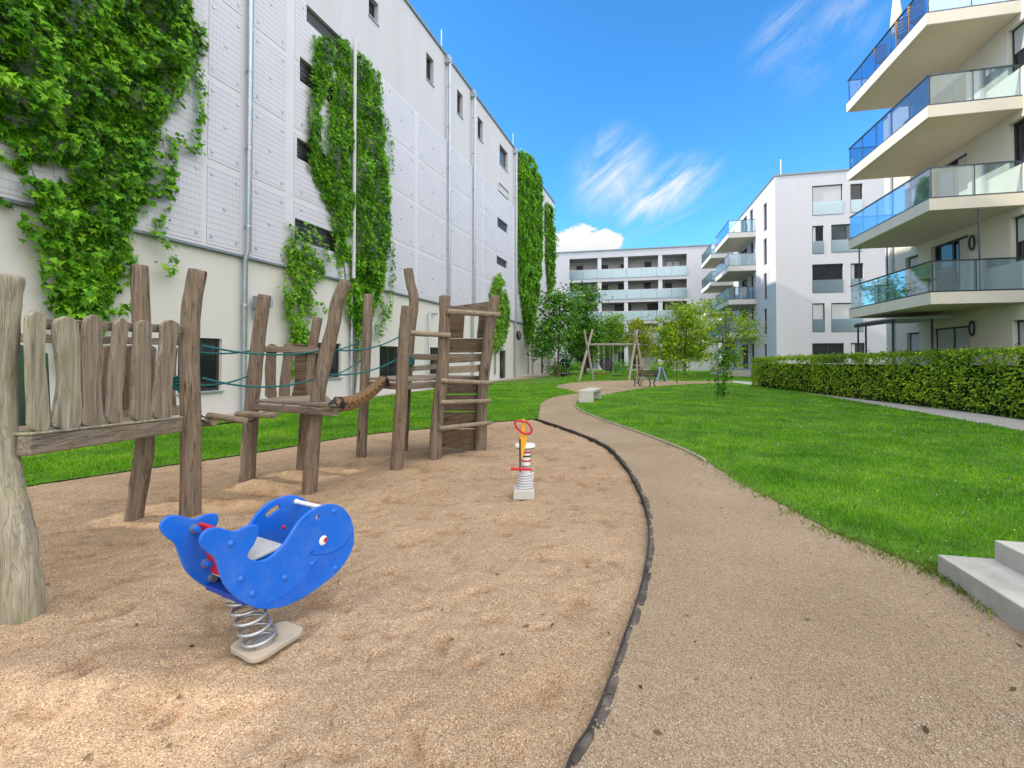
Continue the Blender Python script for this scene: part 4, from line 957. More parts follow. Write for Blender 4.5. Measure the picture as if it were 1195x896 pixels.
# furniture on the balconies, seen through the glass
def chair(name, lab, a, b, z, rz, mat, fr=D, grp=None):
    p = fr.P(a, b, z); o = empty(name, p, rz, lab, 'chair', grp); Rm = Matrix.Rotation(rz, 3, 'Z'); q = lambda x, y, zz: p + Rm @ Vector((x, y, zz))
    m = MB(); m.obox(q(0, 0, .44), Rm @ Vector((.22, 0, 0)), Rm @ Vector((0, .22, 0)), UPZ * .02); m.build('seat', mat, o)
    m = MB()
    for k in range(4): m.obox(q(0, .21 + .012 * k, .56 + .11 * k), Rm @ Vector((.22, 0, 0)), Rm @ Vector((0, .01, 0)), UPZ * .04)
    m.build('backrest', mat, o)
    for x in (-.2, .2):
        m = MB(); m.tube([q(x, -.2, 0), q(x, -.2, .43)], .016, 6); m.build('leg', mat, o)
        m = MB(); m.tube([q(x, .2, 0), q(x, .21, .5), q(x, .25, .95)], .016, 6); m.build('leg', mat, o)
M_TEAK = wood('teak', (.38, .22, .10), 'x', (.4, .2, .08)); M_CREAM = pmat('cream_cloth', (.72, .64, .50), .9, .08, 6)
zt = 11.96 + .36
for i, (a, b, r) in enumerate([(-2.08, 1.0, .2), (-2.08, 1.75, .2), (-2.05, 3.2, .1)]):
    chair('folding_chair', ['slatted wooden chair on the top terrace nearest the balcony corner', 'slatted wooden chair on the top terrace next to the parasol', 'slatted wooden chair on the top terrace beyond the parasol'][i], a, b, zt, PH + math.pi / 2 + r, M_TEAK)
pz = empty('parasol', D.P(-2.0, 2.5, zt), 0, 'closed cream parasol on the top right terrace', 'parasol')
m = MB(); m.tube([D.P(-2.0, 2.5, zt), D.P(-2.0, 2.5, zt + 2.6)], .025, 8); m.build('pole', M_TEAK, pz)
m = MB(); m.tube([D.P(-2.0, 2.5, zt + .95), D.P(-2.0, 2.5, zt + 1.1), D.P(-2.0, 2.5, zt + 1.7), D.P(-2.0, 2.5, zt + 2.5), D.P(-2.0, 2.5, zt + 2.65)], [.16, .21, .16, .07, .02], 12, rough=.4, seed=4); m.build('canopy', M_CREAM, pz, smooth=60)
m = MB(); m.tube([D.P(-2.0, 2.5, zt), D.P(-2.0, 2.5, zt + .06)], .25, 14); m.build('base', M_DARKMETAL, pz)
chair('balcony_chair', 'dark chair behind the glass of the lowest balcony, nearer the corner', -1.2, 1.4, 3.62, PH + 2, M_DARKMETAL)
chair('balcony_chair', 'dark chair behind the glass of the lowest balcony, near its middle', -1.5, 2.9, 3.62, PH + 1.2, M_DARKMETAL)
tb = empty('balcony_table', D.P(-1.3, 2.15, 3.62), 0, 'small round table between two chairs on the lowest balcony', 'table')
m = MB(); m.tube([D.P(-1.3, 2.15, 4.31), D.P(-1.3, 2.15, 4.34)], .35, 16); m.build('tabletop', M_TEAK, tb)
m = MB(); m.tube([D.P(-1.3, 2.15, 3.62), D.P(-1.3, 2.15, 4.31)], .035, 8); m.build('leg', M_DARKMETAL, tb)
m = MB(); m.tube([D.P(-1.3, 2.15, 3.62), D.P(-1.3, 2.15, 3.65)], .2, 12); m.build('base', M_DARKMETAL, tb)
# steps at the lower right
ST = Fr((3.146, 3.545))
st = empty('concrete_steps', ST.P(.8, -1.5, 0), 0, 'two broad grey concrete steps at the right edge of the gravel path', 'steps')
m = MB(); ST.box(m, (0, -4.2, -.1), (.36, 0, .150)); m.build('step', M_CONC, st, bevel=.008)
m = MB(); ST.box(m, (.338, -4.2, -.1), (1.9, -.02, .292)); m.build('step', M_CONC, st, bevel=.008)
# ------------------------------------------------------------------ foliage
LEAF5 = np.array([(0, 0), (.34, .02), (.50, .40), (.24, .52), (0, 1.0), (-.24, .52), (-.50, .40), (-.34, .02)])
LEAFP = np.array([(0, 0), (.26, .06), (.60, .30), (.36, .42), (.40, .72), (.17, .62), (0, 1.12), (-.17, .62), (-.40, .72), (-.36, .42), (-.60, .30), (-.26, .06)])
LEAF4 = np.array([(0, 0), (.36, .42), (0, 1.0), (-.36, .42)])
def nrmz(a): return a / (np.linalg.norm(a, axis=1, keepdims=True) + 1e-9)
def leaf_mesh(name, P, tip, nrm, size, mat, parent, shape=LEAF5, fold=.3, curl=.18):
    n = len(P); P = np.asarray(P, float); tip = nrmz(np.asarray(tip, float)); nrm = np.asarray(nrm, float)
    nrm = nrmz(nrm - tip * (nrm * tip).sum(1, keepdims=True)); sd = np.cross(tip, nrm); k = len(shape)
    X = shape[None, :, 0, None] * sd[:, None]; Y = shape[None, :, 1, None] * tip[:, None]
    Zf = (np.abs(shape[:, 0]) * fold - curl * shape[:, 1]**2)[None, :, None] * nrm[:, None]
    V = P[:, None] + (X + Y + Zf) * np.asarray(size)[:, None, None]
    if k == 4: loc = np.array([(0, 1, 2), (0, 2, 3)])
    else: loc = np.array([(0, i, i + 1) for i in range(1, k - 1)])
    Fc = (np.arange(n)[:, None, None] * k + loc[None]).reshape(-1, 3)
    return np_obj(name, V.reshape(-1, 3), Fc, mat, parent=parent)
nLN = np.array(LN); nLD = np.array(LD)
def vine(label, polys, dens, size, mat, stems, gap=.38, bulge=.4, tend=(), seed=1, dark=None, nscale=.9, group=None, bottom=None):
    rs = np.random.RandomState(seed); pts = []
    for poly in polys:
        q = [wl(u, v, .15) for u, v in poly]; A = np.array(q); lo, hi = A.min(0), A.max(0)
        n = int(dens * (hi[0]-lo[0]) * (hi[1]-lo[1])); S = rs.uniform(lo[0], hi[0], n); Z = rs.uniform(lo[1], hi[1], n)
        d = seg_dist(S, Z, q, True); ins = in_poly(S, Z, q)
        nz = fbm(S * nscale + seed * 3, Z * nscale * .8, 4, .62); nz2 = fbm(S * 2.6 + seed, Z * 1.7 + 40, 3, .6)
        edge = np.clip(d / .55, 0, 1)
        keep = (ins & (nz + .16 * edge + .45 * (nz2 - .5) > gap)) | (~ins & (d < .35 * nz2) & (rs.rand(n) < .25))
        S, Z, nz, nz2, edge, ins = S[keep], Z[keep], nz[keep], nz2[keep], edge[keep], ins[keep]
        out = .14 + np.clip(bulge * (2.3 * (nz2 - .38) + .5 * (nz - .3)), 0, 1.1) * np.where(ins, .25 + .75 * edge, .2) * (.35 + .75 * rs.rand(len(S)))
        pts.append(np.stack([S, Z, out], 1))
    for ln_, dn, sp in tend:
        q = [wl(u, v, .15) for u, v in ln_]
        for (a, b) in zip(q[:-1], q[1:]):
            L_ = math.hypot(b[0]-a[0], b[1]-a[1]); n = int(L_ * dn)
            t = rs.rand(n); pts.append(np.stack([a[0] + (b[0]-a[0])*t + rs.randn(n)*sp, a[1] + (b[1]-a[1])*t + rs.randn(n)*sp, .16 + .18 * rs.rand(n)], 1))
    Q = np.concatenate(pts); n = len(Q)
    P = np.array(LFOOT)[None] + Q[:, :1] * nLD + Q[:, 2:3] * nLN + np.array([0, 0, 1.0]) * Q[:, 1:2]
    r = lambda: rs.randn(n, 1)
    tip = np.array([0, 0, -.62]) + nLN * (.62 + .3 * r()) + nLD * (.5 * r()) + np.array([0, 0, .28]) * r()
    nr = nLN * (.62 + .3 * r()) + np.array([0, 0, .9]) + nLD * (.45 * r())
    z0 = min(wl(u, v, .15)[1] for s_ in stems for u, v in s_)
    s_, z_ = wl(*stems[0][0], .15)
    root = empty('climbing_vine', WLP(s_, max(z_, 0), .3), 0, label, 'vine', group)
    leaf_mesh('foliage', P, tip, nr, size * (.5 + .9 * rs.rand(n)), mat, root, shape=LEAFP, fold=.25, curl=.25)
    m = MB()
    for i, st_ in enumerate(stems):
        pp = smooth_line([WLP(*wl(u, v, .1), .1 + .03 * math.sin(i + k)) for k, (u, v) in enumerate(st_)], 4); m.tube(pp, [.05 * (1 - .7 * k / len(pp)) for k in range(len(pp))], 6, rough=.3, seed=i)
    m.build('stem', M_BARK_P, root, smooth=60)
    return root

vine('largest vine, at the far left, spilling down the pale wall above the plank bridge',
     [[(-260, -330), (-40, -260), (90, -240), (190, -140), (238, -20), (240, 20), (226, 60), (214, 95), (196, 118), (182, 150), (172, 185), (166, 232), (150, 262), (150, 300), (140, 325), (128, 345), (118, 372), (70, 374), (62, 340), (70, 300), (50, 275), (22, 245), (-5, 225), (-60, 200), (-200, 160)],
      [(88, 300), (130, 318), (118, 372), (110, 430), (98, 440), (78, 430), (66, 374)]],
     620, .118, M_VINE, [[(92, 492), (94, 400), (100, 300), (110, 150), (140, 20)], [(95, 480), (92, 380), (60, 250), (10, 150)], [(94, 400), (130, 260), (170, 120), (200, 0)]],
     gap=.425, bulge=.85, seed=1, nscale=.75,
     tend=[([(228, 70), (231, 110), (230, 150), (228, 178), (215, 168), (200, 158)], 50, .06), ([(170, 172), (182, 178), (196, 182)], 45, .05), ([(168, 196), (184, 200), (197, 196)], 45, .05), ([(166, 222), (182, 226), (197, 218)], 45, .06), ([(198, 160), (199, 190), (197, 225)], 60, .06), ([(190, 190), (196, 230), (185, 262), (172, 270), (190, 285), (200, 300), (195, 318), (183, 308)], 34, .05), ([(60, 280), (45, 300), (50, 330), (70, 345)], 40, .06), ([(25, 250), (30, 265), (45, 280), (60, 300)], 60, .1), ([(140, 325), (148, 320), (155, 298)], 40, .05), ([(120, 360), (135, 362), (150, 355)], 60, .06)])
vine('small light green vine climbing beside the second downpipe, behind the leaning posts',
     [[(332, 285), (352, 276), (372, 300), (378, 318), (364, 330), (362, 350), (364, 368), (356, 378), (358, 395), (342, 398), (334, 372), (330, 345), (334, 318)], [(338, 380), (358, 380), (360, 398), (350, 410), (352, 440), (340, 440), (338, 402)]],
     360, .118, M_VINE_B, [[(345, 470), (347, 400), (350, 330), (352, 290)]], gap=.44, bulge=.3, seed=2, nscale=1.1,
     tend=[([(345, 280), (338, 262), (333, 262)], 40, .08), ([(352, 278), (362, 268), (375, 285), (384, 305)], 45, .12), ([(362, 352), (374, 356), (378, 366)], 40, .05), ([(332, 330), (328, 337), (330, 345)], 60, .07)])
vine('big two-strand vine around a vertical pole in the middle of the panelled wall',
     [[(368, 45), (382, 40), (388, 80), (378, 110), (372, 130), (374, 165), (378, 195), (388, 225), (384, 240), (370, 215), (362, 190), (358, 150), (362, 110), (366, 80)],
      [(392, 45), (404, 46), (409.5, 60), (410, 160), (409, 280), (408, 320), (398, 318), (392, 285), (384, 245), (378, 200), (384, 140), (390, 100)],
      [(413, 56), (425, 66), (440, 84), (442, 110), (447, 160), (452, 210), (454, 260), (450, 300), (446, 330), (438, 352), (426, 372), (416, 360), (411.5, 320), (412, 200)],
      [(396, 300), (436, 300), (442, 335), (430, 368), (420, 392), (412, 380), (402, 345)]],
     470, .108, M_VINE_D, [[(414, 462), (415, 400), (413, 300), (412, 150), (412, 60)], [(414, 450), (420, 350), (432, 200), (430, 90)], [(413, 420), (400, 300), (388, 180), (376, 70)]],
     gap=.36, bulge=.55, seed=3, nscale=.9,
     tend=[([(452, 270), (457, 310), (455, 345), (450, 372), (444, 352)], 45, .08), ([(440, 345), (446, 372), (440, 395), (436, 378)], 45, .08), ([(414, 380), (420, 410), (424, 430)], 60, .12), ([(446, 130), (454, 165), (455, 200)], 45, .08), ([(420, 380), (424, 400), (420, 420)], 70, .12)])
s_, _ = wl(410.8, 300, .2); m = MB(); m.tube([WLP(s_, 4.7, .28), WLP(s_, wl(411, 44, .2)[1], .28)], .07, 8)
tag(m.build('climbing_pole', M_BAND, loc=WLP(s_, 4.7, .28)), 'white vertical pole between the two strands of the big vine', 'pole')
vine('short vine on the wall just behind the climbing tower, rising from a tan stem',
     [[(582, 318), (588, 330), (592, 352), (594, 372), (590, 390), (586, 405), (577, 410), (571, 395), (573, 370), (570, 345), (575, 328)]],
     150, .17, M_VINE_B, [[(578, 437), (578, 400), (581, 350), (583, 322)]], gap=.47, bulge=.35, seed=4)
vine('tall narrow vine column at the far end of the left building',
     [[(606, 176), (618, 180), (626, 192), (631, 215), (632, 260), (631, 300), (628, 335), (624, 365), (620, 395), (616, 400), (612, 380), (606, 340), (604, 300), (604, 230)]],
     170, .20, M_VINE_D, [[(616.5, 436), (616, 400), (614, 300), (612, 200)]], gap=.30, bulge=.5, seed=5)
vine('slimmer vine strip right beyond the tall vine column',
     [[(637, 236), (642, 240), (645, 270), (645, 330), (640, 345), (636, 300)]],
     130, .22, M_VINE, [[(640.5, 432), (640.5, 340), (640, 250)]], gap=.30, bulge=.7, seed=6)

def tree(label, base, blobs, nclump, per, lsize, mat, trunk, seed, cat='tree', name='tree', group=None, sigma=.16, bark=M_BARK, limbs=8, zrange=None, shape=LEAF4):
    """blobs: (centre, radii) ellipsoids; leaves gather in clumps inside them; trunk: (path, r0, r1)"""
    rs = np.random.RandomState(seed); root = empty(name, base, 0, label, cat, group)
    vol = np.array([r[0]*r[1]*r[2] for _, r in blobs]); pr = vol**.75 / (vol**.75).sum(); cents = []
    for _ in range(nclump):
        c, r = blobs[rs.choice(len(blobs), p=pr)]; d = rs.randn(3); d /= np.linalg.norm(d); d *= rs.rand()**.45
        cents.append(np.array(c) + d * np.array(r))
    P = []; T = []; NN = []
    mean = np.mean(cents, 0)
    for c in cents:
        k = int(per * rs.uniform(.5, 1.5)); sg = sigma * rs.uniform(.6, 1.5)
        q = c + rs.randn(k, 3) * sg * np.array([1.25, 1.25, .7]); P.append(q)
        o = nrmz(q - mean + 1e-6); T.append(o * .6 + rs.randn(k, 3) * .7 + np.array([0, 0, -.35])); NN.append(rs.randn(k, 3) * .55 + np.array([0, 0, .9]))
    P = np.concatenate(P); n = len(P)
    leaf_mesh('crown', P, np.concatenate(T), np.concatenate(NN), lsize * (.6 + .8 * rs.rand(n)), mat, root, shape=shape)
    path, r0, r1 = trunk; pp = smooth_line(path, 4); m = MB(); m.tube(pp, [r0 + (r1 - r0) * k / (len(pp) - 1) for k in range(len(pp))], 8, rough=.15, seed=seed)
    top = Vector(pp[-1]); 
    for i in range(limbs):
        c = Vector(cents[i * len(cents) // limbs]); st_ = Vector(pp[int(len(pp) * rs.uniform(.45, .95)) - 1])
        mid = st_.lerp(c, .5) + Vector((0, 0, .12 * (c - st_).length)); m.tube([st_, mid, c], [r1 * .9, r1 * .55, r1 * .22], 6)
    m.build('trunk', bark, root, smooth=60); return root
def cpx(u, v, Y): return atY(u, v, Y)
def blob_px(u, v, ru, rv, Y, ry=None):
    k = Y / F; return (tuple(atY(u, v, Y)), (ru * k, (ry if ry else ru * k * .9), rv * k))
def gy(u, v): return G(u, v)
b = G(651, 440)
tree('dark green slim-trunked tree in front of the far corner of the left building', b, [blob_px(646, 372, 24, 36, b.y), blob_px(660, 352, 18, 26, b.y), blob_px(636, 398, 16, 22, b.y)], 110, 34, .24, M_TREE_D, ([b, b + Vector((.03, 0, 1.5)), atY(653, 370, b.y), atY(652, 340, b.y)], .11, .05), 31, sigma=.32)
b = Vector(atY(683, 438, 47)); b.z = 0
tree('broad dark green tree behind the crossed swing posts', b, [blob_px(682, 374, 22, 34, 47), blob_px(692, 392, 15, 26, 47), blob_px(668, 400, 16, 24, 47), blob_px(684, 346, 14, 18, 47)], 140, 36, .26, M_TREE_D, ([b, b + UPZ * 1.6, atY(684, 380, 47), atY(684, 345, 47)], .15, .05), 32, sigma=.36)
b = Vector(atY(713, 434, 54)); b.z = 0
tree('mid green tree behind the swing crossbar', b, [blob_px(712, 392, 15, 22, 54), blob_px(718, 380, 11, 14, 54), blob_px(706, 405, 12, 16, 54)], 80, 32, .26, M_TREE_M, ([b, b + UPZ * 2, atY(713, 395, 54), atY(713, 375, 54)], .13, .05), 33, sigma=.34)
b = Vector(atY(745, 434, 52)); b.z = 0
tree('yellow tinged small tree behind the right hand swing posts', b, [blob_px(746, 394, 17, 18, 52), blob_px(744, 380, 9, 10, 52), blob_px(752, 408, 14, 10, 52)], 70, 28, .25, M_TREE_Y, ([b, b + UPZ * 2, atY(746, 400, 52), atY(745, 380, 52)], .11, .04), 34, sigma=.32)
b = G(799, 441)
tree('wide yellow-green tree between the swing frame and the white apartment block', b, [blob_px(798, 384, 27, 28, b.y), blob_px(782, 396, 20, 26, b.y), blob_px(812, 392, 20, 28, b.y), blob_px(804, 366, 20, 14, b.y), blob_px(790, 414, 20, 14, b.y), blob_px(812, 412, 16, 14, b.y)], 190, 36, .20, M_TREE_L, ([b, b + UPZ * 1.2, atY(800, 400, b.y), atY(802, 368, b.y)], .11, .05), 35, sigma=.28, limbs=12)
b = G(844, 463)
tree('slender young tree with sparse light twigs standing alone on the lawn', b, [blob_px(844, 374, 30, 16, b.y, .9), blob_px(862, 392, 26, 16, b.y, .8), blob_px(836, 352, 18, 8, b.y, .6), blob_px(874, 376, 16, 8, b.y, .5), blob_px(846, 418, 11, 24, b.y, .35), blob_px(842, 450, 7, 13, b.y, .25), blob_px(860, 416, 14, 12, b.y, .4)], 110, 16, .105, M_TREE_L, ([b, b + Vector((.02, 0, .9)), atY(846, 410, b.y), atY(848, 362, b.y)], .035, .014), 36, sigma=.12, limbs=22)
b = G(844.5, 463.5) + Vector((-.18, .1, 0))
tree('dense dark shrub wrapped around the foot of the slender young tree', b, [blob_px(840, 444, 9, 17, b.y, .3), blob_px(845, 424, 10, 20, b.y, .3)], 34, 26, .10, M_TREE_D, ([b, b + UPZ * .5, b + UPZ * 1.3], .02, .01), 37, cat='shrub', name='shrub', sigma=.10, limbs=5)
b = G(790, 447)
tree('thin sapling with few leaves between the blue folding board and the young tree', b, [blob_px(790, 432, 6, 14, b.y, .3), blob_px(800, 440, 6, 7, b.y, .3)], 16, 12, .11, M_TREE_M, ([b, b + UPZ * 1.3, atY(791, 402, b.y)], .03, .012), 38, sigma=.14, limbs=5)
b = Vector(atY(648, 432, 44)); b.z = 0
tree('round green bush beside the far corner of the left building', b, [blob_px(648, 430, 8, 7, 44)], 26, 24, .14, M_TREE_D, ([b, b + UPZ * .3, b + UPZ * .7], .04, .02), 39, cat='shrub', name='shrub', sigma=.2, limbs=4)
for k, (u, v, Y, lab) in enumerate([(640, 432, 58, 'dim green bush at the foot of the end block, left of the walkers'), (668, 430, 60, 'low dark bush in front of the end block, right of the walkers'), (722, 432, 58, 'low bush at the foot of the end block behind the swings'), (772, 430, 56, 'bright low bush at the foot of the end block behind the folding board')]):
    b = Vector(atY(u, v, Y)); b.z = 0
    tree(lab, b, [blob_px(u, 429, 15, 6, Y)], 40, 26, .22, M_TREE_D if k < 3 else M_TREE_M, ([b, b + UPZ * .3, b + UPZ * .8], .05, .02), 41 + k, cat='shrub', name='shrub', sigma=.3, limbs=4)

# clipped hedge along the paved path
H0, H1 = G(876, 451), G(1195, 490.5); hd = (H1 - H0).normalized(); H2 = H1 + hd * 7.5; hn = Vector((-hd.y, hd.x, 0)); hn = hn if hn.x < 0 else -hn
hg = empty('hedge', (H0 + H1) / 2, 0, 'long clipped green hedge along the paved path in front of the right hand buildings', 'hedge')
HL = (H2 - H0).length; HW = 1.15
def hp(s, o, z): return H0 + hd * s - hn * o + UPZ * z
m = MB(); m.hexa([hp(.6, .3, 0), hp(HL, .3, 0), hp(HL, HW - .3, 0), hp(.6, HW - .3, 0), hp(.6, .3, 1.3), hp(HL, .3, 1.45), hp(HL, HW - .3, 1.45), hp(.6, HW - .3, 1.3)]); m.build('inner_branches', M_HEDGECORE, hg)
rs = np.random.RandomState(77); Pn = []; Nn = []
def hedge_face(n, f):
    for _ in range(n):
        p, nr = f(); Pn.append(tuple(p)); Nn.append(tuple(nr))
def htop(s): return 1.60 + .30 * min(s / 17.0, 1) + .05 * mnoise.noise(Vector((s * 1.3, 0, 3))) + .03 * mnoise.noise(Vector((s * 4, 0, 9)))
def front_():
    s = HL * rs.rand()**.8; z = rs.rand()**.85; zz = .04 + z * (htop(s) - .05)
    bul = .10 * mnoise.noise(Vector((s * 1.1, zz * 1.6, 1))) + .07 * mnoise.noise(Vector((s * 3.2, zz * 3.5, 4)))
    return hp(s, .06 - bul + .20 * rs.rand()**2 + (.16 if zz < .25 else 0), zz), Vector(hn) + Vector((rs.randn()*.35, rs.randn()*.35, .25 + rs.randn()*.35))
def top_():
    s = HL * rs.rand(); o = HW * rs.rand(); return hp(s, o, htop(s) - .12 * rs.rand()**2 + .05 * max(0, rs.randn())), Vector((rs.randn()*.5, rs.randn()*.5, 1))
def end_():
    o = HW * rs.rand(); z = rs.rand() * 1.62; return hp(.05 + .45 * rs.rand()**2, o, z), -hd + Vector((rs.randn()*.4, rs.randn()*.4, .3))
def sprig_():
    s = HL * rs.rand(); o = HW * rs.rand()**1.5; k = mnoise.noise(Vector((s * 2.2, o * 2, 7))); return hp(s, o, htop(s) + max(0, k) * .16 * rs.rand()), Vector((rs.randn(), rs.randn(), .6))
hedge_face(1500, sprig_); hedge_face(15500, front_); hedge_face(6500, top_); hedge_face(2600, end_)
Pn = np.array(Pn); Nn = np.array(Nn); n = len(Pn); tp = np.stack([rs.randn(n)*.6, rs.randn(n)*.6, -.7 + rs.randn(n)*.4], 1) + Nn * .3
leaf_mesh('foliage', Pn, tp, Nn, .085 * (.6 + .8 * rs.rand(n)), M_HEDGE, hg, shape=LEAF4)
# ------------------------------------------------------------------ climbing structure of weathered round wood
def rp(u, v, d0, dv=0): return atY(u, v, d0 + dv)
def post(par, pts, w, mat=M_WOOD_Z, name='post', seed=0, rough=.10, lean=0.0, seg=16, taper=.14):
    """pts: pixel points from foot to head at the depth of the foot; w: width in pixels"""
    foot = G(*pts[0]); Y = foot.y; path = [atY(u, v, Y + lean * i / (len(pts) - 1)) for i, (u, v) in enumerate(pts)]
    path[0] = path[0] - UPZ * .16; 
    pp = smooth_line(path, 6); r = w / 2 * Y / F * math.cos(math.atan((pts[0][0] - CX) / F)) * 1.02; n = len(pp)
    radii = [r * (1.03 - taper * i / n) * (1 + .045 * mnoise.noise(Vector((i * .22, seed * 3.3, 0)))) for i in range(n)]
    hd_ = (pp[-1] - pp[-2]).normalized(); pp.append(pp[-1] + hd_ * r * .10); radii.append(radii[-1] * .93); pp.append(pp[-1] + hd_ * r * .05); radii.append(radii[-1] * .75)
    m = MB(); m.tube(pp, radii, seg, rough=rough, seed=seed); return m.build(name, mat, par, smooth=50)
def vplane_pts(p0, p1):   # vertical plane through two ground points
    d = (p1 - p0); d.z = 0; d.normalize(); return p0, Vector((d.y, -d.x, 0))
def board(par, px, plane, t, mat, name='fence_board', off=0.0):
    """px: pixel outline loop; extruded by t along plane normal"""
    p0, n = plane; pts = smooth_loop([onplane(u, v, p0 + n * off, n) for u, v in px], 3); m = MB(); m.prism(pts, n * t)
    return m.build(name, mat, par, bevel=.008, bseg=2)
def wavy(u0, v0, u1, v1, w0, w1, k, seed=0):
    """plank outline between bottom (u0,v0) and rounded top (u1,v1), widths w0,w1, sideways wobble k"""
    rr = random.Random(seed); L_ = []; R_ = []
    for i in range(6):
        t = i / 5; c = u0 + (u1 - u0) * t + k * math.sin(t * 3.6 + seed * 1.7); w = (w0 + (w1 - w0) * t) * (1 + rr.uniform(-.09, .09)) / 2; v = v0 + (v1 - v0) * t * .93
        L_.append((c - w, v)); R_.append((c + w, v))
    cu = L_[-1][0] * .5 + R_[-1][0] * .5; w = (R_[-1][0] - L_[-1][0]) / 2
    return L_ + [(cu - w * .62, v1 - (v1 - v0) * .022), (cu, v1), (cu + w * .62, v1 - (v1 - v0) * .022)] + R_[::-1]

# --- plank bridge between the two big posts at the left
P1, P2, P3 = G(25, 716), G(155, 606), G(222, 603)
br_ = empty('plank_bridge', (P1 + P3) / 2, 0, 'weathered wooden bridge at the left with wavy upright fence boards between tall posts', 'play bridge')
post(br_, [(26, 716), (24, 670), (13, 610), (2, 560), (-3, 520), (-5, 470), (-4, 420), (0, 365), (5, 322)], 51, M_WOOD_G, seed=1, rough=.14, seg=22, taper=.06)['label'] = 'thick post with sunlit-pale colour, bulging at its foot'
post(br_, [(153, 607), (161, 572), (168, 530), (170, 470), (166, 400), (164, 350), (163, 311)], 24.5, M_WOOD_Z, seed=2, rough=.08)
post(br_, [(222, 603), (223, 520), (222, 450), (221, 400), (224, 355), (231, 316)], 25.5, M_WOOD_Z, seed=3, rough=.07, seg=18)
fp0 = Vector((P1.x - .02, P1.y, 0)); fp1 = Vector((P3.x + .00, P3.y, 0)); FP = vplane_pts(fp0, fp1)
fd = (fp1 - fp0).normalized(); fn = FP[1] if FP[1].x > 0 else -FP[1]; FP = (fp0, fn)
def fpt(u, v, off=0): return onplane(u, v, fp0 + fn * off, fn)
# beams (deck edge) and rails
def beam(par, a, b, w, t, mat=M_WOOD_Y, name='beam', bev=.01):
    m = MB(); m.plank(a, b, w, t); return m.build(name, mat, par, bevel=bev)
zb0, zb1 = fpt(27, 520.5), fpt(208, 496)
beam(br_, zb0 + UPZ * .0, zb1, .09, .125, M_WOOD_Y, 'deck_beam')
beam(br_, zb0 + UPZ * .075 - fn * .03, zb1 + UPZ * .075 - fn * .03, .16, .02, M_WOOD_G, 'deck_edge_board')
r0, r1 = fpt(31, 377, -.05), fpt(211, 384, -.05); beam(br_, r0, r1, .045, .075, M_WOOD_Y, 'rail')
FB = [wavy(38, 501, 40, 362, 21, 21, 3, 1), wavy(71, 498, 75, 369, 28, 26, -4, 2), wavy(100, 496, 107, 367, 24, 22, -3, 3), wavy(131, 492, 136, 371, 17, 16, -2, 4), wavy(160.5, 489, 164.5, 373, 20, 17, 1, 5), wavy(188, 487, 193, 373, 18, 20, 2.5, 6)]
for i, q in enumerate(FB): board(br_, q, FP, .036, M_WOOD_G if i < 2 else M_WOOD_F, off=.0)
bo = -.74   # back fence
q0, q1 = fpt(24, 394, bo), fpt(212, 399, bo); beam(br_, q0, q1, .05, .075, M_WOOD_Y, 'rail')
q0, q1 = fpt(20, 497, bo), fpt(212, 478, bo); beam(br_, q0, q1, .07, .12, M_WOOD_S, 'deck_beam')
for i, (ub, ut, w0, w1) in enumerate([(117, 123, 13, 13), (145, 150, 15, 14), (172, 174, 13, 14), (196, 198, 13, 12)]): board(br_, wavy(ub, 478 - i, ut, 403, w0, w1, 1.5, 10 + i), FP, .034, M_WOOD_Z, off=bo)
# deck slats lying across
dz = [fpt(24, 506), fpt(208, 484)]
for k in range(11):
    t = (k + .5) / 11; a = zb0.lerp(zb1, t) + UPZ * .062 - fn * .12; b = a - fn * .60
    m = MB(); m.plank(a, b, .135, .03); m.build('deck_slat', M_WOOD_P, br_, bevel=.006)
# green side panel behind the first boards
m = MB(); a, b_, c, d = fpt(18, 503, -.62), fpt(56, 500, -.62), fpt(52, 412, -.62), fpt(14, 400, -.62); m.prism([a, b_, c, d], fn * .03); m.build('green_panel', M_GREENPANEL, br_, bevel=.006)
# --- second platform with the short back fence
Q4, Q5, Q6 = G(288, 560), G(360, 571), G(352, 548)
pf = empty('small_platform', (Q4 + Q5) / 2, 0, 'small wooden platform on three leaning posts with a short board fence at its back', 'play platform')
post(pf, [(288, 560), (291, 510), (295, 460), (300, 410), (305, 370), (309, 345)], 18, M_WOOD_Z, seed=4)
post(pf, [(360, 571), (364, 530), (370, 470), (378, 425), (389, 380), (394, 352), (404, 329)], 17.5, M_WOOD_Z, seed=5, rough=.09)
post(pf, [(352, 548), (355, 505), (358, 460), (363, 415), (371, 371)], 13, M_WOOD_Z, seed=6)
def hz(u, v, z): return G(u, v, z)
zd = 1.03
d0 = hz(298, 470, zd); d1 = hz(393, 476, zd); d2 = Vector((Q6.x + .33, Q6.y + .05, zd)); d3 = Vector((Q4.x + .22, Q4.y + .48, zd))
for k in range(5):
    t0, t1 = k / 5 + .008, (k + 1) / 5 - .008
    m = MB(); m.prism([d0.lerp(d3, t0), d1.lerp(d2, t0), d1.lerp(d2, t1), d0.lerp(d3, t1)], UPZ * .035); m.build('deck_plank', M_WOOD_P if k else M_WOOD_X, pf, bevel=.006)
beam(pf, d0 - UPZ * .05, d1 - UPZ * .05, .06, .085, M_WOOD_X, 'deck_beam'); beam(pf, d3 - UPZ * .05, d2 - UPZ * .05, .06, .085, M_WOOD_X, 'deck_beam')
BP = vplane_pts(Vector((d3.x, d3.y, 0)), Vector((d2.x, d2.y, 0))); bn = BP[1] if BP[1].y < 0 else -BP[1]; BP = (BP[0] + bn * .03, bn)
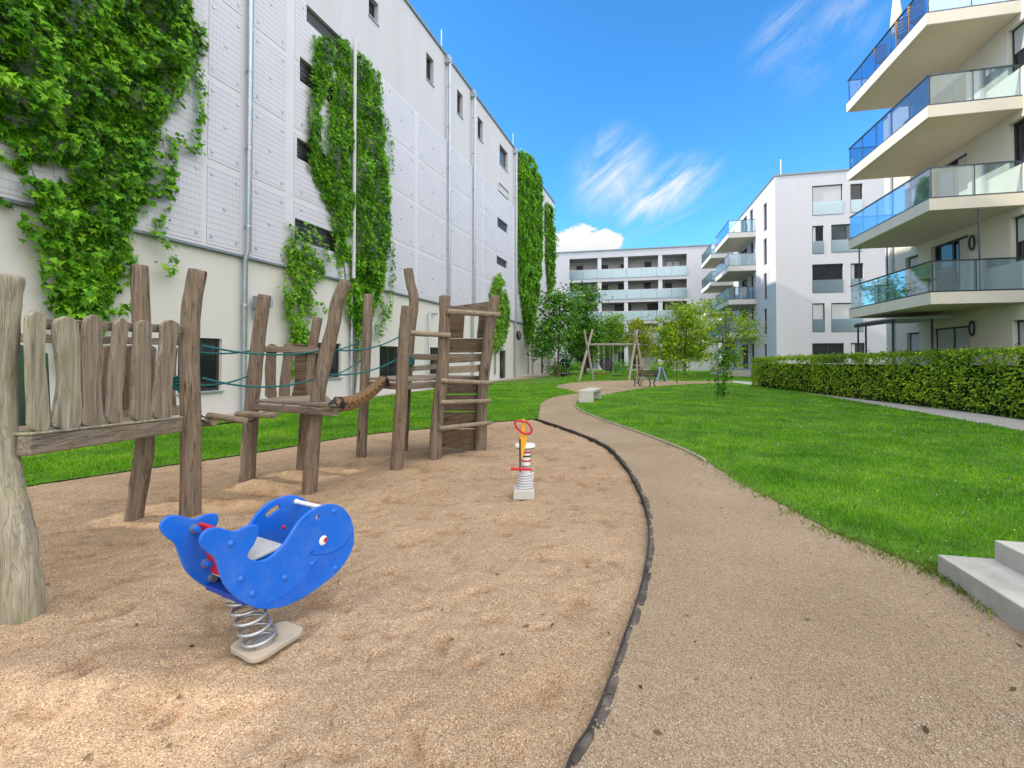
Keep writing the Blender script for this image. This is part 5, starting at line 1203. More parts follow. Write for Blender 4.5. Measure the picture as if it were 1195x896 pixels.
for i, (ub, ut, w0, w1) in enumerate([(316, 318, 11.5, 12.5), (333, 336, 12, 11.5), (350, 350, 15, 13)]): board(pf, wavy(ub, 463, ut, 400 + (i == 0) * 1, w0, w1, 1.2, 20 + i), BP, .034, M_WOOD_Z if i < 2 else M_WOOD_D)
a, b_ = onplane(301, 407, BP[0] + bn * .06, bn), onplane(372, 409, BP[0] + bn * .06, bn); beam(pf, a, b_, .05, .085, M_WOOD_X, 'rail')
# --- swinging log steps between bridge and platform
lg = empty('log_steps', G(270, 560, 0) + UPZ * .8, 0, 'three short round logs hung as stepping rungs between the bridge and the small platform', 'log steps')
logs = [((236, 494.5), (250, 492.5), 5.15, .035), ((243, 484.5), (287, 491), 5.6, .035), ((276, 483), (322, 484.5), 5.85, .036)]
for i, (pa, pb, Y, rr_) in enumerate(logs):
    a, b_ = atY(*pa, Y + .05), atY(*pb, Y - .12); m = MB(); m.tube([a, a.lerp(b_, .3), a.lerp(b_, .7), b_], [rr_, rr_ * 1.06, rr_, rr_ * 1.05], 12, rough=.15, seed=i); m.build('log', M_WOOD_P if i else M_WOOD_X, lg, smooth=50)
m = MB(); q = [atY(233, 489, 4.85), atY(246, 495, 5.2), atY(270, 493, 5.6), atY(297, 490, 5.9), d0 - UPZ * .05]; m.tube(smooth_line(q, 6), .009, 6)
q = [p + Vector((-.25, .35, .02)) for p in q]; m.tube(smooth_line(q, 6), .009, 6); m.build('rope', M_BLACK, lg, smooth=60)
# --- tower platform and ladder
R7, R8, R8b, R9, R10 = G(428, 531), G(462, 546), G(473, 524), G(507, 536), G(561, 524)
tw = empty('climbing_tower', (R8 + R10) / 2, 0, 'wooden climbing tower with round-log ladder, plank wall and a tall forked post', 'climbing tower')
post(tw, [(421, 532), (424, 480), (427, 420), (429, 370), (430, 344)], 11.8, M_WOOD_Z, seed=7, rough=.05)
post(tw, [(462, 546), (466, 500), (469, 450), (471, 410), (473, 380), (475, 358)], 15, M_WOOD_Z, seed=8)
post(tw, [(469.5, 524), (473, 470), (476, 420), (480, 380), (483, 350), (479, 330), (476.5, 314)], 12, M_WOOD_Z, seed=9)
post(tw, [(507, 536), (510, 490), (516, 440), (518, 400), (519, 370), (519, 346)], 14.3, M_WOOD_Z, seed=10)
post(tw, [(560, 524), (562, 490), (563, 460), (567, 420), (572, 380), (578, 346)], 13, M_WOOD_Z, seed=11)
def lbar(u0, v0, u1, v1, Y0, Y1, r, mat=M_WOOD_P, name='rung', seed=0):
    a, b_ = atY(u0, v0, Y0), atY(u1, v1, Y1); m = MB(); e = (b_ - a).normalized() * .012
    m.tube([a, a + e, a.lerp(b_, .35), a.lerp(b_, .7), b_ - e, b_], [r * .75, r, r * 1.04, r * .98, r, r * .75], 12, rough=.12, seed=seed); return m.build(name, mat, tw, smooth=50)
y9, y10 = R9.y - .13, R10.y - .13
for i, (va, vb, ua, ub) in enumerate([(363, 367.5, 522, 583), (444, 447, 515, 575), (469.5, 467.5, 514, 573), (500, 493, 513, 573)]): lbar(ua, va, ub, vb, y9 - (.02 if i else 0), y10, .036 if i else .045, seed=i)
lbar(475, 388.5, 526, 391, R8.y + .45, y9 + .02, .042, name='handrail', seed=7)
# plank wall behind the rungs
wa, wb = Vector((R9.x - .02, R9.y + .14, 0)), Vector((R10.x + .03, R10.y + .22, 0)); TPl = vplane_pts(wa, wb); tn = TPl[1] if TPl[1].y < 0 else -TPl[1]; TP = (wa, tn)
def wplank(px, mat=M_WOOD_D, off=0.0, t=.035, nm='plank'):
    pts = [onplane(u, v, wa + tn * off, tn) for u, v in px]; m = MB(); m.prism(pts, tn * t); return m.build(nm, mat, tw, bevel=.006)
for i in range(4):
    v0 = 440 + i * 20; wplank([(514 - i * .6, v0 + 1), (567 - i * 1.2, v0 + .5), (566 - i * 1.4, v0 + 19 + i * .5), (513.5 - i * .7, v0 + 19)], M_WOOD_D)
wplank([(512, 521), (562, 526), (562, 521), (512, 514)], M_WOOD_D, off=.003)
# deck edge and platform board with window opening
wplank([(515, 428), (567, 425), (567, 433), (515, 436)], M_WOOD_P, off=.05, nm='deck_edge_board')
wplank([(518, 413), (568, 412.5), (568, 421), (517, 424)], M_WOOD_X); wplank([(519, 395), (570, 395), (568, 411), (518, 411.5)], M_WOOD_D)
wplank([(521, 358), (572, 351.5), (571, 365), (520, 368)], M_WOOD_X, off=.003); wplank([(521, 366), (541, 366), (539, 394.5), (520, 394.5)], M_WOOD_D); wplank([(559, 366), (572, 364), (570, 394.5), (556, 394.5)], M_WOOD_D)
# deck between fork post, left post and ladder
zt_ = 1.24; e0 = hz(436, 440.5, zt_); 
dk = [Vector((R7.x + .02, R7.y - .06, zt_)), Vector((R8.x + .04, R8.y + .12, zt_)), Vector((R9.x - .02, R9.y + .1, zt_)), Vector((R10.x - .05, R10.y + .2, zt_)), Vector((R9.x - .1, R9.y + 1.5, zt_)), Vector((R7.x + .35, R7.y + 1.0, zt_))]
m = MB(); m.prism(dk, UPZ * .04); m.build('deck', M_WOOD_P, tw, bevel=.006)
for a, b_ in ((dk[0], dk[1]), (dk[1], dk[2])): beam(tw, a - UPZ * .065, b_ - UPZ * .065, .06, .10, M_WOOD_X, 'deck_beam')
a, b_ = atY(480, 416, R8b.y - .1), atY(515, 417, R9.y + .5); beam(tw, a, b_, .05, .10, M_WOOD_X, 'rail')
a, b_ = atY(478, 430.5, R8b.y + .0), atY(516, 427, R9.y + .6); beam(tw, a, b_, .05, .09, M_WOOD_S, 'rail')
# --- braided rope bridge
rb = empty('braided_rope_bridge', atY(418, 458, 6.8), 0, 'thick brown braided rope slung from the small platform up to the climbing tower', 'rope bridge')
pa, pb = d1 + Vector((-.10, .06, .035)), atY(449, 443, 7.25); path = smooth_line([pa, pa.lerp(pb, .33) - UPZ * .10, pa.lerp(pb, .68) - UPZ * .085, pb], 26)
m = MB(); rope_c = path[8:-3]
for sidx in range(8):
    q = []
    for i, p in enumerate(rope_c):
        t = i / (len(rope_c) - 1); ang = (t * 17 if sidx % 2 else -t * 17) + (sidx // 2) * math.pi / 2; kk = 1 + .16 * math.sin(t * 68 + (0 if sidx % 2 else math.pi))
        q.append(p + Vector((0.35, -.6, 0)).normalized() * (.066 * kk * math.cos(ang)) + UPZ * (.060 * kk * math.sin(ang)))
    m.tube(q, .029, 8)
m.build('braid', M_ROPE_B, rb, smooth=60)
for nm, p0_, p1_ in (('lower_binding', path[0], path[13]), ('upper_binding', path[-8], path[-1])):
    m = MB(); dd = (p1_ - p0_); m.tube([p0_ + dd * k / 6 for k in range(7)], [.02, .04, .055, .066, .078, .088, .07] if nm[0] == 'l' else [.07, .092, .088, .092, .085, .07, .03], 12, rough=.15); m.build(nm, M_BLACK, rb, smooth=60)
# --- teal hand ropes
def rope(lab, pts, r=.0105, group='teal hand ropes of the climbing course'):
    pp = smooth_line(pts, 8); m = MB(); m.tube(pp, r, 8); o = m.build('hand_rope', M_ROPE_T, loc=pts[0], smooth=60); return tag(o, lab, 'rope', group)
def sag(a, b, s, n=5): return [a.lerp(b, k / n) - UPZ * (s * 4 * (k / n) * (1 - k / n)) for k in range(n + 1)]
Y3, Y4, Y5, Y6 = P3.y, Q4.y, Q5.y, Q6.y
rope('upper front teal rope from the big bridge post to the leaning platform post', sag(atY(236, 403, Y3), atY(375, 409, Y5 + .1), .07))
rope('lower front teal rope from the big bridge post to the leaning platform post', sag(atY(236, 441, Y3), atY(371, 441, Y5 + .1), .10))
rope('upper rear teal rope ending at the first post of the small platform', sag(atY(224, 410, Y3 + .2), atY(293, 409, Y4), .03))
rope('lower rear teal rope ending at the first post of the small platform', sag(atY(224, 449, Y3 + .2), atY(291, 438, Y4), .045))
rope('upper rear teal rope from the small platform to the straight tower post', sag(atY(368, 412, Y6), atY(424, 396, R7.y), .05))
rope('lower rear teal rope from the small platform to the straight tower post', sag(atY(362, 446, Y6), atY(423, 419, R7.y), .06))
rope('upper front teal rope from the leaning post to the forked post of the tower', sag(atY(388, 408, Y5 + .1), atY(466, 393, R8.y), .075))
rope('lower front teal rope from the leaning post to the forked post of the tower', sag(atY(374, 436, Y5 + .1), atY(464, 419, R8.y), .09))
for (u, v, Y, w, nm, mt) in ((212, 395, Y3 + .12, .045, 'upper teal rope knot tied to the second big post', M_ROPE_T), (209, 447, Y3 + .12, .05, 'lower teal rope knot tied to the second big post', M_ROPE_T), (480, 421, R8b.y - .1, .05, 'teal rope knot on the forked post of the tower', M_ROPE_T)):
    c = atY(u, v, Y); m = MB()
    for k in range(5): 
        loop = [c + Vector((w * .9 * math.cos(t), w * .9 * math.sin(t), (k - 2) * .028 + .012 * math.sin(t * 2 + k))) for t in np.linspace(0, 2 * math.pi, 12, endpoint=False)]; m.tube(loop, .016, 6, closed=True)
    m.tube([c + UPZ * .07, c - UPZ * .07], w * .8, 10); tag(m.build('rope_knot', mt, loc=c, smooth=60), nm, 'rope')

# ------------------------------------------------------------------ blue whale spring rocker
def panel2d(loops, thick, bevel=.006, res=2):
    """flat panel with holes in its own (x,y) plane, z = thickness; returns verts, faces"""
    cu = bpy.data.curves.new('tmp', 'CURVE'); cu.dimensions = '2D'; cu.fill_mode = 'BOTH'; cu.extrude = thick / 2 - bevel; cu.bevel_depth = bevel; cu.bevel_resolution = res
    for lp in loops:
        sp_ = cu.splines.new('POLY'); sp_.points.add(len(lp) - 1); sp_.use_cyclic_u = True
        for q, p in zip(sp_.points, lp): q.co = (p[0], p[1], 0, 1)
    ob = bpy.data.objects.new('tmp', cu); COL.objects.link(ob); dg = bpy.context.evaluated_depsgraph_get(); dg.update()
    me = bpy.data.meshes.new_from_object(ob.evaluated_get(dg)); vs = [v.co.copy() for v in me.vertices]; fs = [list(f.vertices) for f in me.polygons]
    bpy.data.objects.remove(ob); bpy.data.curves.remove(cu); bpy.data.meshes.remove(me); return vs, fs
wa_ = Vector((.49, .872, 0)).normalized(); wn = Vector((.872, -.49, 0)).normalized()
wc = G(306, 756); WO = Vector((-1.60, 2.45, 0)); SEP = .40
zs = lambda x, y: (170 + x * 260 / 1013, 560 + y * 230 / 896)
def wpix(x, y):
    p = onplane(*zs(x, y), WO, wn); return ((p - WO).dot(wa_), p.z)
W3 = lambda q, o=0.0: WO + wa_ * q[0] + UPZ * q[1] + wn * o
outl = [(250, 285), (256, 250), (285, 226), (330, 222), (370, 232), (405, 237), (440, 220), (475, 209), (502, 212), (505, 240), (485, 290), (462, 325), (456, 352), (480, 368), (515, 372), (560, 356), (605, 318), (640, 275), (668, 230), (700, 185), (745, 145), (800, 120), (850, 113), (895, 132), (928, 180), (941, 240), (938, 295), (915, 350), (870, 412), (800, 470), (720, 525), (640, 565), (560, 580), (490, 572), (420, 535), (365, 480), (340, 420), (328, 380), (310, 345), (280, 322)]
whale_loop = [tuple(p)[:2] for p in smooth_loop([Vector((*wpix(*q), 0)) for q in outl], 4)]
nearhole = [wpix(*q) for q in [(768, 182), (766, 166), (775, 156), (787, 157), (789, 170), (780, 186)]]
wh = empty('whale_spring_rocker', Vector((wc.x, wc.y, 0)), 0, 'blue whale-shaped spring rocker in the sand with white handlebar and red back panel', 'spring rocker')
# slot for the far panel (given on the picture of the far panel, moved back to the near plane)
def wpix_far(x, y): p = onplane(*zs(x, y), WO - wn * SEP, wn); return ((p - WO).dot(wa_), p.z)
slot = [wpix_far(*q) for q in [(541, 165), (540, 155), (560, 132), (590, 113), (606, 110), (612, 120), (606, 135), (580, 152), (556, 170)]]
slot = [tuple(p)[:2] for p in smooth_loop([Vector((*q, 0)) for q in slot], 3)]
nh = [tuple(p)[:2] for p in smooth_loop([Vector((*q, 0)) for q in nearhole], 3)]
def whale_panel(off, holes, nm, lab=None):
    vs, fs = panel2d([whale_loop] + holes, .022, .006); m = MB(); m.add([W3((v.x, v.y), off + v.z) for v in vs], fs)
    o = m.build(nm, M_BLUE, wh, smooth=35); 
    if lab: o['label'] = lab
    return o
pn = whale_panel(0, [nh], 'side_panel', 'near blue whale side with eye and mouth line'); pfar = whale_panel(-SEP, [slot], 'side_panel', 'far blue whale side with hand slot')
# thin darker edge groove line round the near panel
inner = []
N_ = len(whale_loop)
# grooves, mouth and belly lines
def groove(px, r, mat, nm, off=.0115):
    pp = smooth_line([W3(wpix(*q), off) for q in px], 6); m = MB(); m.tube(pp, r, 6); return m.build(nm, mat, pn, smooth=60)
groove([(736, 345), (748, 325), (760, 320), (752, 338), (800, 338), (850, 325), (900, 290), (938, 240)], .0022, M_BLUE_EDGE, 'mouth_line')
groove([(510, 568), (580, 540), (650, 490), (700, 440), (735, 385), (755, 342)], .0022, M_BLUE_BOLT, 'throat_line')
for k in range(5):
    t = k / 5; groove([(545 + 26 * k, 572 - 2 * k), (640 + 22 * k, 515 - 4 * k), (715 + 20 * k, 442 - 5 * k), (770 + 24 * k, 375 - 8 * k), (800 + 24 * k, 342 - 12 * k)], .0014, M_BLUE_EDGE, 'belly_groove')
def wbolt(x, y, r, par, mat=M_BLUE_BOLT, off=.011, h=.6, far=False, nm='bolt_cap'):
    q = wpix_far(x, y) if far else wpix(x, y); o = (-SEP + off) if far else off; m = MB(); m.dome(W3(q, o), wn, r, r * h); return m.build(nm, mat, par, smooth=60)
for (x, y) in [(383, 288), (428, 448), (482, 515), (628, 443), (752, 380), (858, 400), (851, 141)]: wbolt(x, y, .019, pn)
eye = wbolt(802, 273, .031, pn, M_WHITE, h=.12, nm='eye_white'); wbolt(811, 270, .016, pn, M_RED, off=.0125, h=.45, nm='eye_pupil')
wbolt(623, 214, .014, pfar, M_RED, far=True, nm='bolt_cap'); 
# inner parts between the two sides
def cross(qs, o0, o1, t, mat, nm):   # a plate spanning between the sides following points in the side plane
    m = MB(); a, b_ = qs; d = Vector((b_[0] - a[0], b_[1] - a[1])); d.normalize(); nx = (-d.y * t, d.x * t)
    m.hexa([W3(a, o0), W3(b_, o0), W3(b_, o1), W3(a, o1), W3((a[0] + nx[0], a[1] + nx[1]), o0), W3((b_[0] + nx[0], b_[1] + nx[1]), o0), W3((b_[0] + nx[0], b_[1] + nx[1]), o1), W3((a[0] + nx[0], a[1] + nx[1]), o1)]); return m.build(nm, mat, wh, bevel=.004)
I0, I1 = -SEP + .012, -.012
seat_z = wpix(480, 375)[1] - .0; sx0, sx1 = wpix(440, 375)[0], wpix(620, 330)[0]
cross(((sx0 + .04, seat_z - .005), (sx1 + .02, seat_z + .012)), I0, I1, .018, M_GREYSEAT, 'seat')
tx = wpix(330, 300); cross((wpix_far(306, 412), wpix_far(246, 188)), I0, I1, .018, M_RED, 'back_panel')
cross((wpix_far(292, 425), wpix_far(420, 405)), I0, I1, .02, M_GREYSEAT, 'foot_board')
hq = wpix(846, 142)
m = MB(); hq = (wpix_far(680, 97)); m.tube([W3(hq, I0 - .001), W3(hq, I0 + .03), W3(hq, I1 - .03), W3(hq, I1 + .001)], [.019, .014, .014, .019], 12); m.build('handlebar', M_WHITE, wh, smooth=50)
for (x, y) in [(215, 218), (268, 374)]:   # bolts with washers seen inside the far tail
    q = wpix_far(x, y); m = MB(); m.tube([W3(q, I0 + .0), W3(q, I0 + .012)], .026, 14); m.build('washer', M_GALV, pfar, smooth=50); m = MB(); m.tube([W3(q, I0 + .012), W3(q, I0 + .055)], .017, 12); m.build('bolt_sleeve', M_BLUE_BOLT, pfar, smooth=50)
q = wpix_far(295, 440); m = MB(); m.tube([W3(q, I0), W3(q, I0 + .03)], .024, 14); m.build('washer', M_GALV, pfar, smooth=50)
# spring, mounts and plate
cen = W3((0, 0), -SEP / 2); 
bx_ = wpix(548, 578); sc_ = WO + wa_ * (bx_[0] - .03) - wn * SEP / 2; ztop = wpix(548, 578)[1] + .05
base_c = Vector((wc.x, wc.y, 0)); top_c = Vector((sc_.x, sc_.y, ztop)); 
coil = []; turns = 5.2
for i in range(int(turns * 20) + 1):
    t = i / (turns * 20); c = base_c.lerp(Vector((top_c.x, top_c.y, 0)), t) + UPZ * (.025 + t * (ztop - .03)); a = t * turns * 2 * math.pi + 1.0
    R_ = .083 * (1 + .06 * math.cos(t * 3)); coil.append(c + Vector((R_ * math.cos(a), R_ * math.sin(a), 0)))
m = MB(); m.tube(coil, .0105, 8); m.build('spring', M_GALV, wh, smooth=60)
m = MB(); m.tube([top_c - UPZ * .01, top_c + UPZ * .012], .10, 20); m.build('top_mount', M_GALV, wh, smooth=50); 
m = MB(); m.tube([base_c + UPZ * .02, base_c + UPZ * .05], .055, 16); m.build('bottom_clamp', M_GALV, wh, smooth=50)
cross(((bx_[0] - .13, ztop + .014), (bx_[0] + .10, ztop + .014)), I0, I1, .03, M_BLUE_EDGE, 'mount_beam')
pl = [G(266, 757), G(298, 775), G(356, 738), G(330, 728)]
vs, fs = panel2d([[tuple(p)[:2] for p in smooth_loop([Vector((p.x, p.y, 0)).lerp(Vector((q.x, q.y, 0)), t) for p, q in zip(pl, pl[1:] + pl[:1]) for t in (.15, .5, .85)], 4)]], .03, .006)
m = MB(); m.add([Vector((v.x, v.y, v.z + .008)) for v in vs], fs); m.build('base_plate', M_SANDYPLATE, wh, smooth=40)

# ------------------------------------------------------------------ small red and yellow spring rocker
g2 = G(611.5, 577); Y2 = g2.y; k2 = Y2 / F
s2 = empty('standing_spring_rocker', g2, 0, 'small spring rocker with yellow neck, red ring handle and round white seat', 'spring rocker')
def p2(u, v, dy=0.0): return atY(u, v, Y2 + dy)
zz2 = lambda x, y: (560 + x * 100 / 747, 470 + y * 120 / 896)
def P2(x, y, dy=0.0): return atY(*zz2(x, y), Y2 + dy)
m = MB(); c = P2(383, 780); m.hexa([c + Vector((sx * .125 * (1 - .06 * (sz > 0)), sy * .12, sz * .055)) for sz in (-1, 1) for sx, sy in ((-1, -1), (1, -1), (1, 1), (-1, 1))]); m.build('base_block', M_CONC_L, s2, bevel=.012)
coil = []; z_0, z_1 = P2(390, 745).z, P2(400, 610).z; c0 = P2(393, 745); 
for i in range(6 * 18 + 1):
    t = i / (6 * 18); a = t * 6 * 2 * math.pi; coil.append(Vector((c0.x + .012 * t, c0.y, z_0 + (z_1 - z_0) * t)) + Vector((.082 * math.cos(a), .082 * math.sin(a), 0)))
m = MB(); m.tube(coil, .0135, 8); m.build('spring', M_BAND, s2, smooth=60)
zs1 = P2(400, 385).z; m = MB(); m.tube([Vector((c0.x + .012, c0.y, z_1 - .02)), Vector((c0.x + .015, c0.y, zs1))], .052, 14); m.build('column', M_WHITE, s2, smooth=50)
for k, (y, mt) in enumerate([(425, M_RED), (460, M_DARKMETAL), (500, M_RED), (545, M_GALV)]):
    z = P2(400, y).z; m = MB(); m.tube([Vector((c0.x + .014, c0.y, z - .009)), Vector((c0.x + .014, c0.y, z + .009))], .058, 14); m.build('column_band', mt, s2, smooth=50)
sc2 = P2(395, 372); m = MB(); m.tube([sc2 - UPZ * .018, sc2 - UPZ * .012, sc2 + UPZ * .012, sc2 + UPZ * .018], [.108, .12, .12, .108], 24); m.build('seat', M_WHITE, s2, smooth=40)
m = MB(); m.tube([sc2 - UPZ * .026, sc2 - UPZ * .019], .112, 24); m.build('seat_underside', M_DARKMETAL, s2, smooth=40)
yk = [(368, 180), (362, 165), (372, 140), (398, 150), (402, 190), (394, 250), (410, 310), (400, 380), (376, 470), (366, 500), (352, 400), (346, 320), (356, 270)]
m = MB(); m.prism([P2(x, y, -.12) for x, y in yk], Vector((0, .03, 0))); m.build('yellow_neck', M_YELLOW, s2, bevel=.006)
ring = smooth_loop([P2(x, y, -.16 + .0 * x) for x, y in [(305, 170), (330, 158), (372, 160), (415, 172), (445, 215), (452, 245), (430, 268), (390, 268), (345, 240), (315, 205)]], 3)
m = MB(); m.tube(ring, .0125, 8, closed=True); m.build('ring_handle', M_RED, s2, smooth=60)
m = MB(); m.tube([P2(349, 315, -.14), P2(351, 600, -.10)], .009, 8); m.build('rod', M_DARKMETAL, s2, smooth=60)
m = MB(); m.tube([P2(268, 574, -.10), P2(450, 580, -.10)], .017, 10); m.build('footrest', M_RED, s2, smooth=50)
# ------------------------------------------------------------------ far playground: swing frame, benches, board, walkers
SY = G(684, 443).y
sw_ = empty('swing_set', G(712, 443), 0, 'tall swing frame of crossed pale round posts at the far sand patch', 'swing frame')
def spole(p0, p1, r, nm='post', mat=M_WOOD_S, sd=0): m = MB(); m.tube([p0 - UPZ * .1, p0.lerp(p1, .5), p1], [r, r * .95, r * .8], 10, rough=.1, seed=sd); return m.build(nm, mat, sw_, smooth=50)
spole(G(675.5, 444), atY(691.5, 384.5, SY + .9), .10, sd=1); spole(G(692.5, 443), atY(681.5, 384.5, SY - .1), .10, sd=2)
spole(G(733.5, 444), atY(744, 384.5, SY + .9), .10, sd=3); spole(G(752, 443), atY(741, 386, SY + .2), .10, sd=4)
ca, cb2 = atY(685, 402, SY + .4), atY(747, 402, SY + .5); m = MB(); m.tube([ca, cb2], .085, 10); m.build('crossbar', M_WOOD_S, sw_, smooth=50)
def swing(lab, u0, u1, vs_, Y, seatmat, basket=False):
    a, b_ = atY(u0, vs_, Y), atY(u1, vs_, Y); t0, t1 = atY(u0, 402, SY + .45), atY(u1, 402, SY + .45); c = (a + b_) / 2
    o = empty('nest_swing' if basket else 'swing', c, 0, lab, 'swing')
    for p, q in ((a, t0), (b_, t1)):
        m = MB(); m.tube([p, q], .022, 6); m.build('chain', M_GALV, o)
    if basket:
        loop = [c + Vector((.5 * math.cos(t), .3 * math.sin(t), .45 * math.sin(t))) for t in np.linspace(0, 6.283, 20, endpoint=False)]; m = MB(); m.tube(loop, .05, 8, closed=True); m.build('rim', M_BLACK, o, smooth=60)
        m = MB(); m.add([c] + [p for p in loop], [(0, i + 1, (i + 1) % 20 + 1) for i in range(20)]); m.build('net', M_BLACK, o)
    else:
        m = MB(); m.hexa([a + Vector((-.06, -.1, -.03)), b_ + Vector((.06, -.1, -.03)), b_ + Vector((.06, .1, -.03)), a + Vector((-.06, .1, -.03))] + [a + Vector((-.06, -.1, .02)), b_ + Vector((.06, -.1, .02)), b_ + Vector((.06, .1, .02)), a + Vector((-.06, .1, .02))]); m.build('seat', seatmat, o, bevel=.01)
swing('swing with a reddish seat hanging nearest the crossed posts', 698.5, 705, 435, SY + .5, M_RED); swing('dark round nest swing behind the swing frame', 704, 712, 425, SY + .9, M_BLACK, True); swing('empty swing with dark seat near the right swing posts', 715.5, 724.5, 438, SY + .5, M_BLACK)
# second light timber frame behind the bench
tf = empty('timber_climber', G(748, 446), 0, 'narrow pale timber climber standing behind the wooden bench', 'climber')
for i, (u0, v0, u1, v1) in enumerate([(744, 448, 743, 414), (750, 446, 746, 412), (748, 449, 751, 418)]):
    p0 = G(u0, v0); m = MB(); m.tube([p0 - UPZ * .1, atY(u1, v1, p0.y + .2)], [.075, .06], 8, rough=.1, seed=i); m.build('post', M_WOOD_S, tf, smooth=50)
m = MB(); m.tube([atY(741, 426, G(748, 447).y - .1), atY(754, 428, G(748, 447).y)], .06, 8); m.build('crossbar', M_WOOD_S, tf, smooth=50)
# pale concrete bench on the lawn corner
bf = G(675, 469.7); bf2 = G(692.5, 469.9); ex = (bf2 - bf); wdt = ex.length; ex.normalize(); ey = (G(702, 465.2) - bf2); ey.z = 0; lgth = ey.length; ey.normalize()
cbn = empty('concrete_bench', bf + ey * lgth / 2 + ex * wdt / 2, 0, 'low pale concrete bench at the edge of the gravel path, seen end on', 'bench')
hb = .43
def cbox(a0, a1, b0, b1, z0, z1, nm): m = MB(); m.hexa([bf + ex*a + ey*b + UPZ*z for z in (z0, z1) for a, b in ((a0, b0), (a1, b0), (a1, b1), (a0, b1))]); return m.build(nm, M_CONC_L, cbn, bevel=.012)
cbox(0, wdt, 0, lgth, hb - .09, hb, 'seat_slab'); cbox(.003, wdt - .003, .003, .16, -.05, hb - .088, 'leg'); cbox(.003, wdt - .003, lgth - .16, lgth - .003, -.05, hb - .088, 'leg')
# wooden bench with dark cast legs
wbp = G(752, 451); wb_r = rad(-60); wbn = empty('wooden_bench', wbp, wb_r, 'old wooden bench with dark cast-iron legs beside the far path', 'bench')
Rb = Matrix.Rotation(wb_r, 3, 'Z'); bq = lambda x, y, z: wbp + Rb @ Vector((x, y, z)); HLb = .72
m = MB()
for k in range(4): m.plank(bq(-HLb, -.16 + .12*k, .45), bq(HLb, -.16 + .12*k, .45 - .004*k), .10, .035)
m.build('seat', M_WOOD_S, wbn)
m = MB()
for k in range(3): m.plank(bq(-HLb, .29 + .05*k, .60 + .13*k), bq(HLb, .29 + .05*k, .60 + .13*k), .03, .10)
m.build('backrest', M_WOOD_D, wbn)
for x in (-.58, .58):
    m = MB(); m.tube(smooth_line([bq(x, -.22, 0), bq(x, -.14, .22), bq(x, -.2, .42), bq(x, .2, .42), bq(x, .12, .2), bq(x, .26, 0)], 4), .032, 8); m.tube(smooth_line([bq(x, .2, .42), bq(x, .3, .65), bq(x, .42, 1.0)], 4), .028, 8); m.tube(smooth_line([bq(x, -.22, .42), bq(x, -.24, .62), bq(x, .3, .66)], 4), .025, 8); m.build('leg', M_DARKMETAL, wbn, smooth=60)
# pale blue folding board
fb = G(771, 445); fbn = empty('folding_board', fb, 0, 'pale blue A-shaped folding board on the far path edge', 'board'); M_PB = pmat('pale_blue_board', (.22, .36, .52), .6, .1, 3)
for sgn, nm in ((-1, 'front_board'), (1, 'back_board')):
    m = MB(); m.hexa([fb + Vector((sgn * (.38 if z == 0 else .05) + o, sx * (.32 if z == 0 else .2) + .12 * sgn * (z == 0), z)) for z in (0, 1.0) for sx, o in ((-1, -.04), (-1, .04), (1, .04), (1, -.04))]); m.build(nm, M_PB, fbn)
# blue play things by the wall door
M_LB = pmat('light_blue_plastic', (.03, .32, .62), .5, .15, 3); M_MB = pmat('mid_blue_plastic', (.03, .14, .50), .5, .3, 6)
c = G(590, 440); o = empty('plastic_tub', c, 0, 'light blue plastic tub lying on the ground by the wall door', 'tub')
m = MB(); m.tube([c + UPZ * .04, c + UPZ * .07, c + UPZ * .5, c + UPZ * .62], [.34, .38, .44, .47], 16, rough=.12); m.build('body', M_LB, o, smooth=50); m = MB(); m.tube([c + UPZ * .6 + Vector((.47 * math.cos(t), .47 * math.sin(t), 0)) for t in np.linspace(0, 6.283, 18, endpoint=False)], .035, 6, closed=True); m.build('rim', M_LB, o, smooth=60)
c = G(584.5, 438.5); o = empty('blue_slide_tower', c, 0, 'tall narrow blue plastic stack leaning on the wall beside the door', 'play tower')
for k in range(5): m = MB(); m.tube([c + UPZ * (.34 * k + .02), c + UPZ * (.34 * k + .17), c + UPZ * (.34 * k + .33)], [.20, .29 - .012*k, .20], 12, rough=.1, seed=k); m.build('segment', M_MB if k % 2 else M_LB, o, smooth=50)
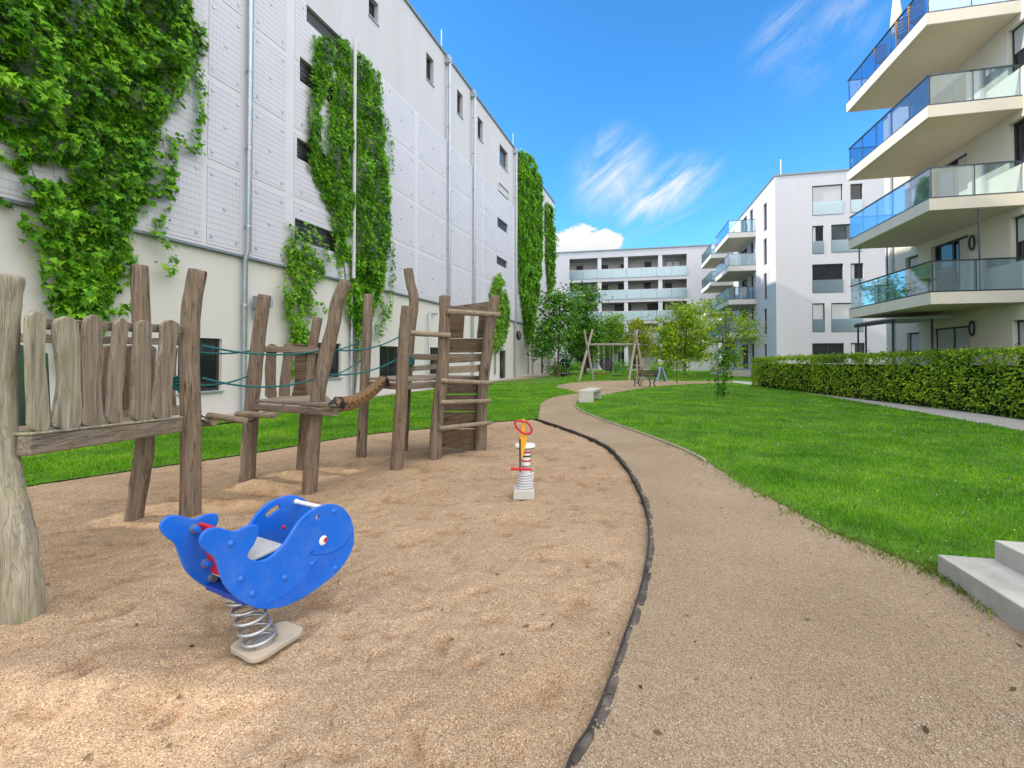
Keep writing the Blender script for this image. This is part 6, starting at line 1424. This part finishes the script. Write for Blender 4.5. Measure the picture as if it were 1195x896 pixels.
# walkers
def person(lab, base, H_, rz, top, legs, hair, skin=(.55, .36, .26), stride=.16, seed=0):
    o = empty('person', base, rz, lab, 'person'); k = H_ / 1.75; Rm = Matrix.Rotation(rz, 3, 'Z')
    J = {'pel': (0, 0, .95), 'waist': (0, 0, 1.08), 'chest': (0, .01, 1.30), 'neck': (0, .015, 1.47), 'chin': (0, .03, 1.55), 'head': (0, .035, 1.65), 'crown': (0, .03, 1.73)}
    E = [('pel', 'waist'), ('waist', 'chest'), ('chest', 'neck'), ('neck', 'chin'), ('chin', 'head'), ('head', 'crown')]
    Rr = {'pel': .145, 'waist': .13, 'chest': .155, 'neck': .06, 'chin': .075, 'head': .10, 'crown': .07}
    for s_, sg in (('l', -1), ('r', 1)):
        st = stride * sg
        J.update({'hip'+s_: (.09*sg, 0, .90), 'knee'+s_: (.10*sg, st*.6 + .02, .49), 'ank'+s_: (.10*sg, st - .03, .09), 'toe'+s_: (.11*sg, st + .13, .035), 'sh'+s_: (.17*sg, 0, 1.40), 'el'+s_: (.235*sg, -st*.5 - .02, 1.12), 'wr'+s_: (.23*sg, -st*.9 + .08, .90), 'hand'+s_: (.22*sg, -st*.95 + .11, .80)})
        E += [('pel', 'hip'+s_), ('hip'+s_, 'knee'+s_), ('knee'+s_, 'ank'+s_), ('ank'+s_, 'toe'+s_), ('chest', 'sh'+s_), ('sh'+s_, 'el'+s_), ('el'+s_, 'wr'+s_), ('wr'+s_, 'hand'+s_)]
        Rr.update({'hip'+s_: .105, 'knee'+s_: .072, 'ank'+s_: .05, 'toe'+s_: .042, 'sh'+s_: .075, 'el'+s_: .055, 'wr'+s_: .04, 'hand'+s_: .038})
    keys = list(J); me = bpy.data.meshes.new('tmp'); me.from_pydata([Vector(J[q]) * k for q in keys], [(keys.index(a), keys.index(b)) for a, b in E], [])
    ob = bpy.data.objects.new('tmp', me); COL.objects.link(ob); md = ob.modifiers.new('s', 'SKIN'); sub = ob.modifiers.new('u', 'SUBSURF'); sub.levels = 1
    for i, q in enumerate(keys): me.skin_vertices[0].data[i].radius = (Rr[q] * k, Rr[q] * k * (.72 if q in ('pel', 'waist', 'chest') else 1)); 
    me.skin_vertices[0].data[0].use_root = True
    dg = bpy.context.evaluated_depsgraph_get(); dg.update(); ev = bpy.data.meshes.new_from_object(ob.evaluated_get(dg)); bpy.data.objects.remove(ob)
    ev.name = 'body'; 
    for mt in (pmat('skin', skin, .6, .05), pmat('jacket_cloth', top, .9, .2, 12), pmat('trouser_cloth', legs, .9, .2, 12), M_BLACK): ev.materials.append(mt)
    for f in ev.polygons:
        z, x = f.center.z / k, abs(f.center.x / k); f.material_index = 3 if z < .10 else (0 if z > 1.49 or (z < .87 and x > .185) else (2 if z < .98 and x < .185 else 1)); f.use_smooth = True
    bo_ = bpy.data.objects.new('body', ev); COL.objects.link(bo_); bo_.parent = o
    m = MB(); m.dome(Vector((0, .015, 1.63)) * k, (0, -.15, 1), .115 * k, .15 * k, 14, 5); m.build('hair', pmat('hair', hair, .7, .2, 20), o, local=True, smooth=60)
    return o
b = Vector(atY(657, 437, 46)); b.z = 0; person('person in dark blue jacket walking at the far end, the nearer of two', b, 1.78, rad(170), (.02, .03, .07), (.02, .025, .045), (.05, .035, .025))
b = Vector(atY(662.5, 436, 47.5)); b.z = 0; person('person in dark clothes walking just right of the other walker, half hidden', b, 1.72, rad(185), (.035, .04, .06), (.03, .03, .04), (.35, .30, .25), stride=-.14)
b = Vector(atY(648, 436, 50)); b.z = 0; person('person in a red top at the far corner behind the round bush', b, 1.62, rad(90), (.35, .06, .06), (.05, .05, .08), (.10, .06, .03), stride=.1)
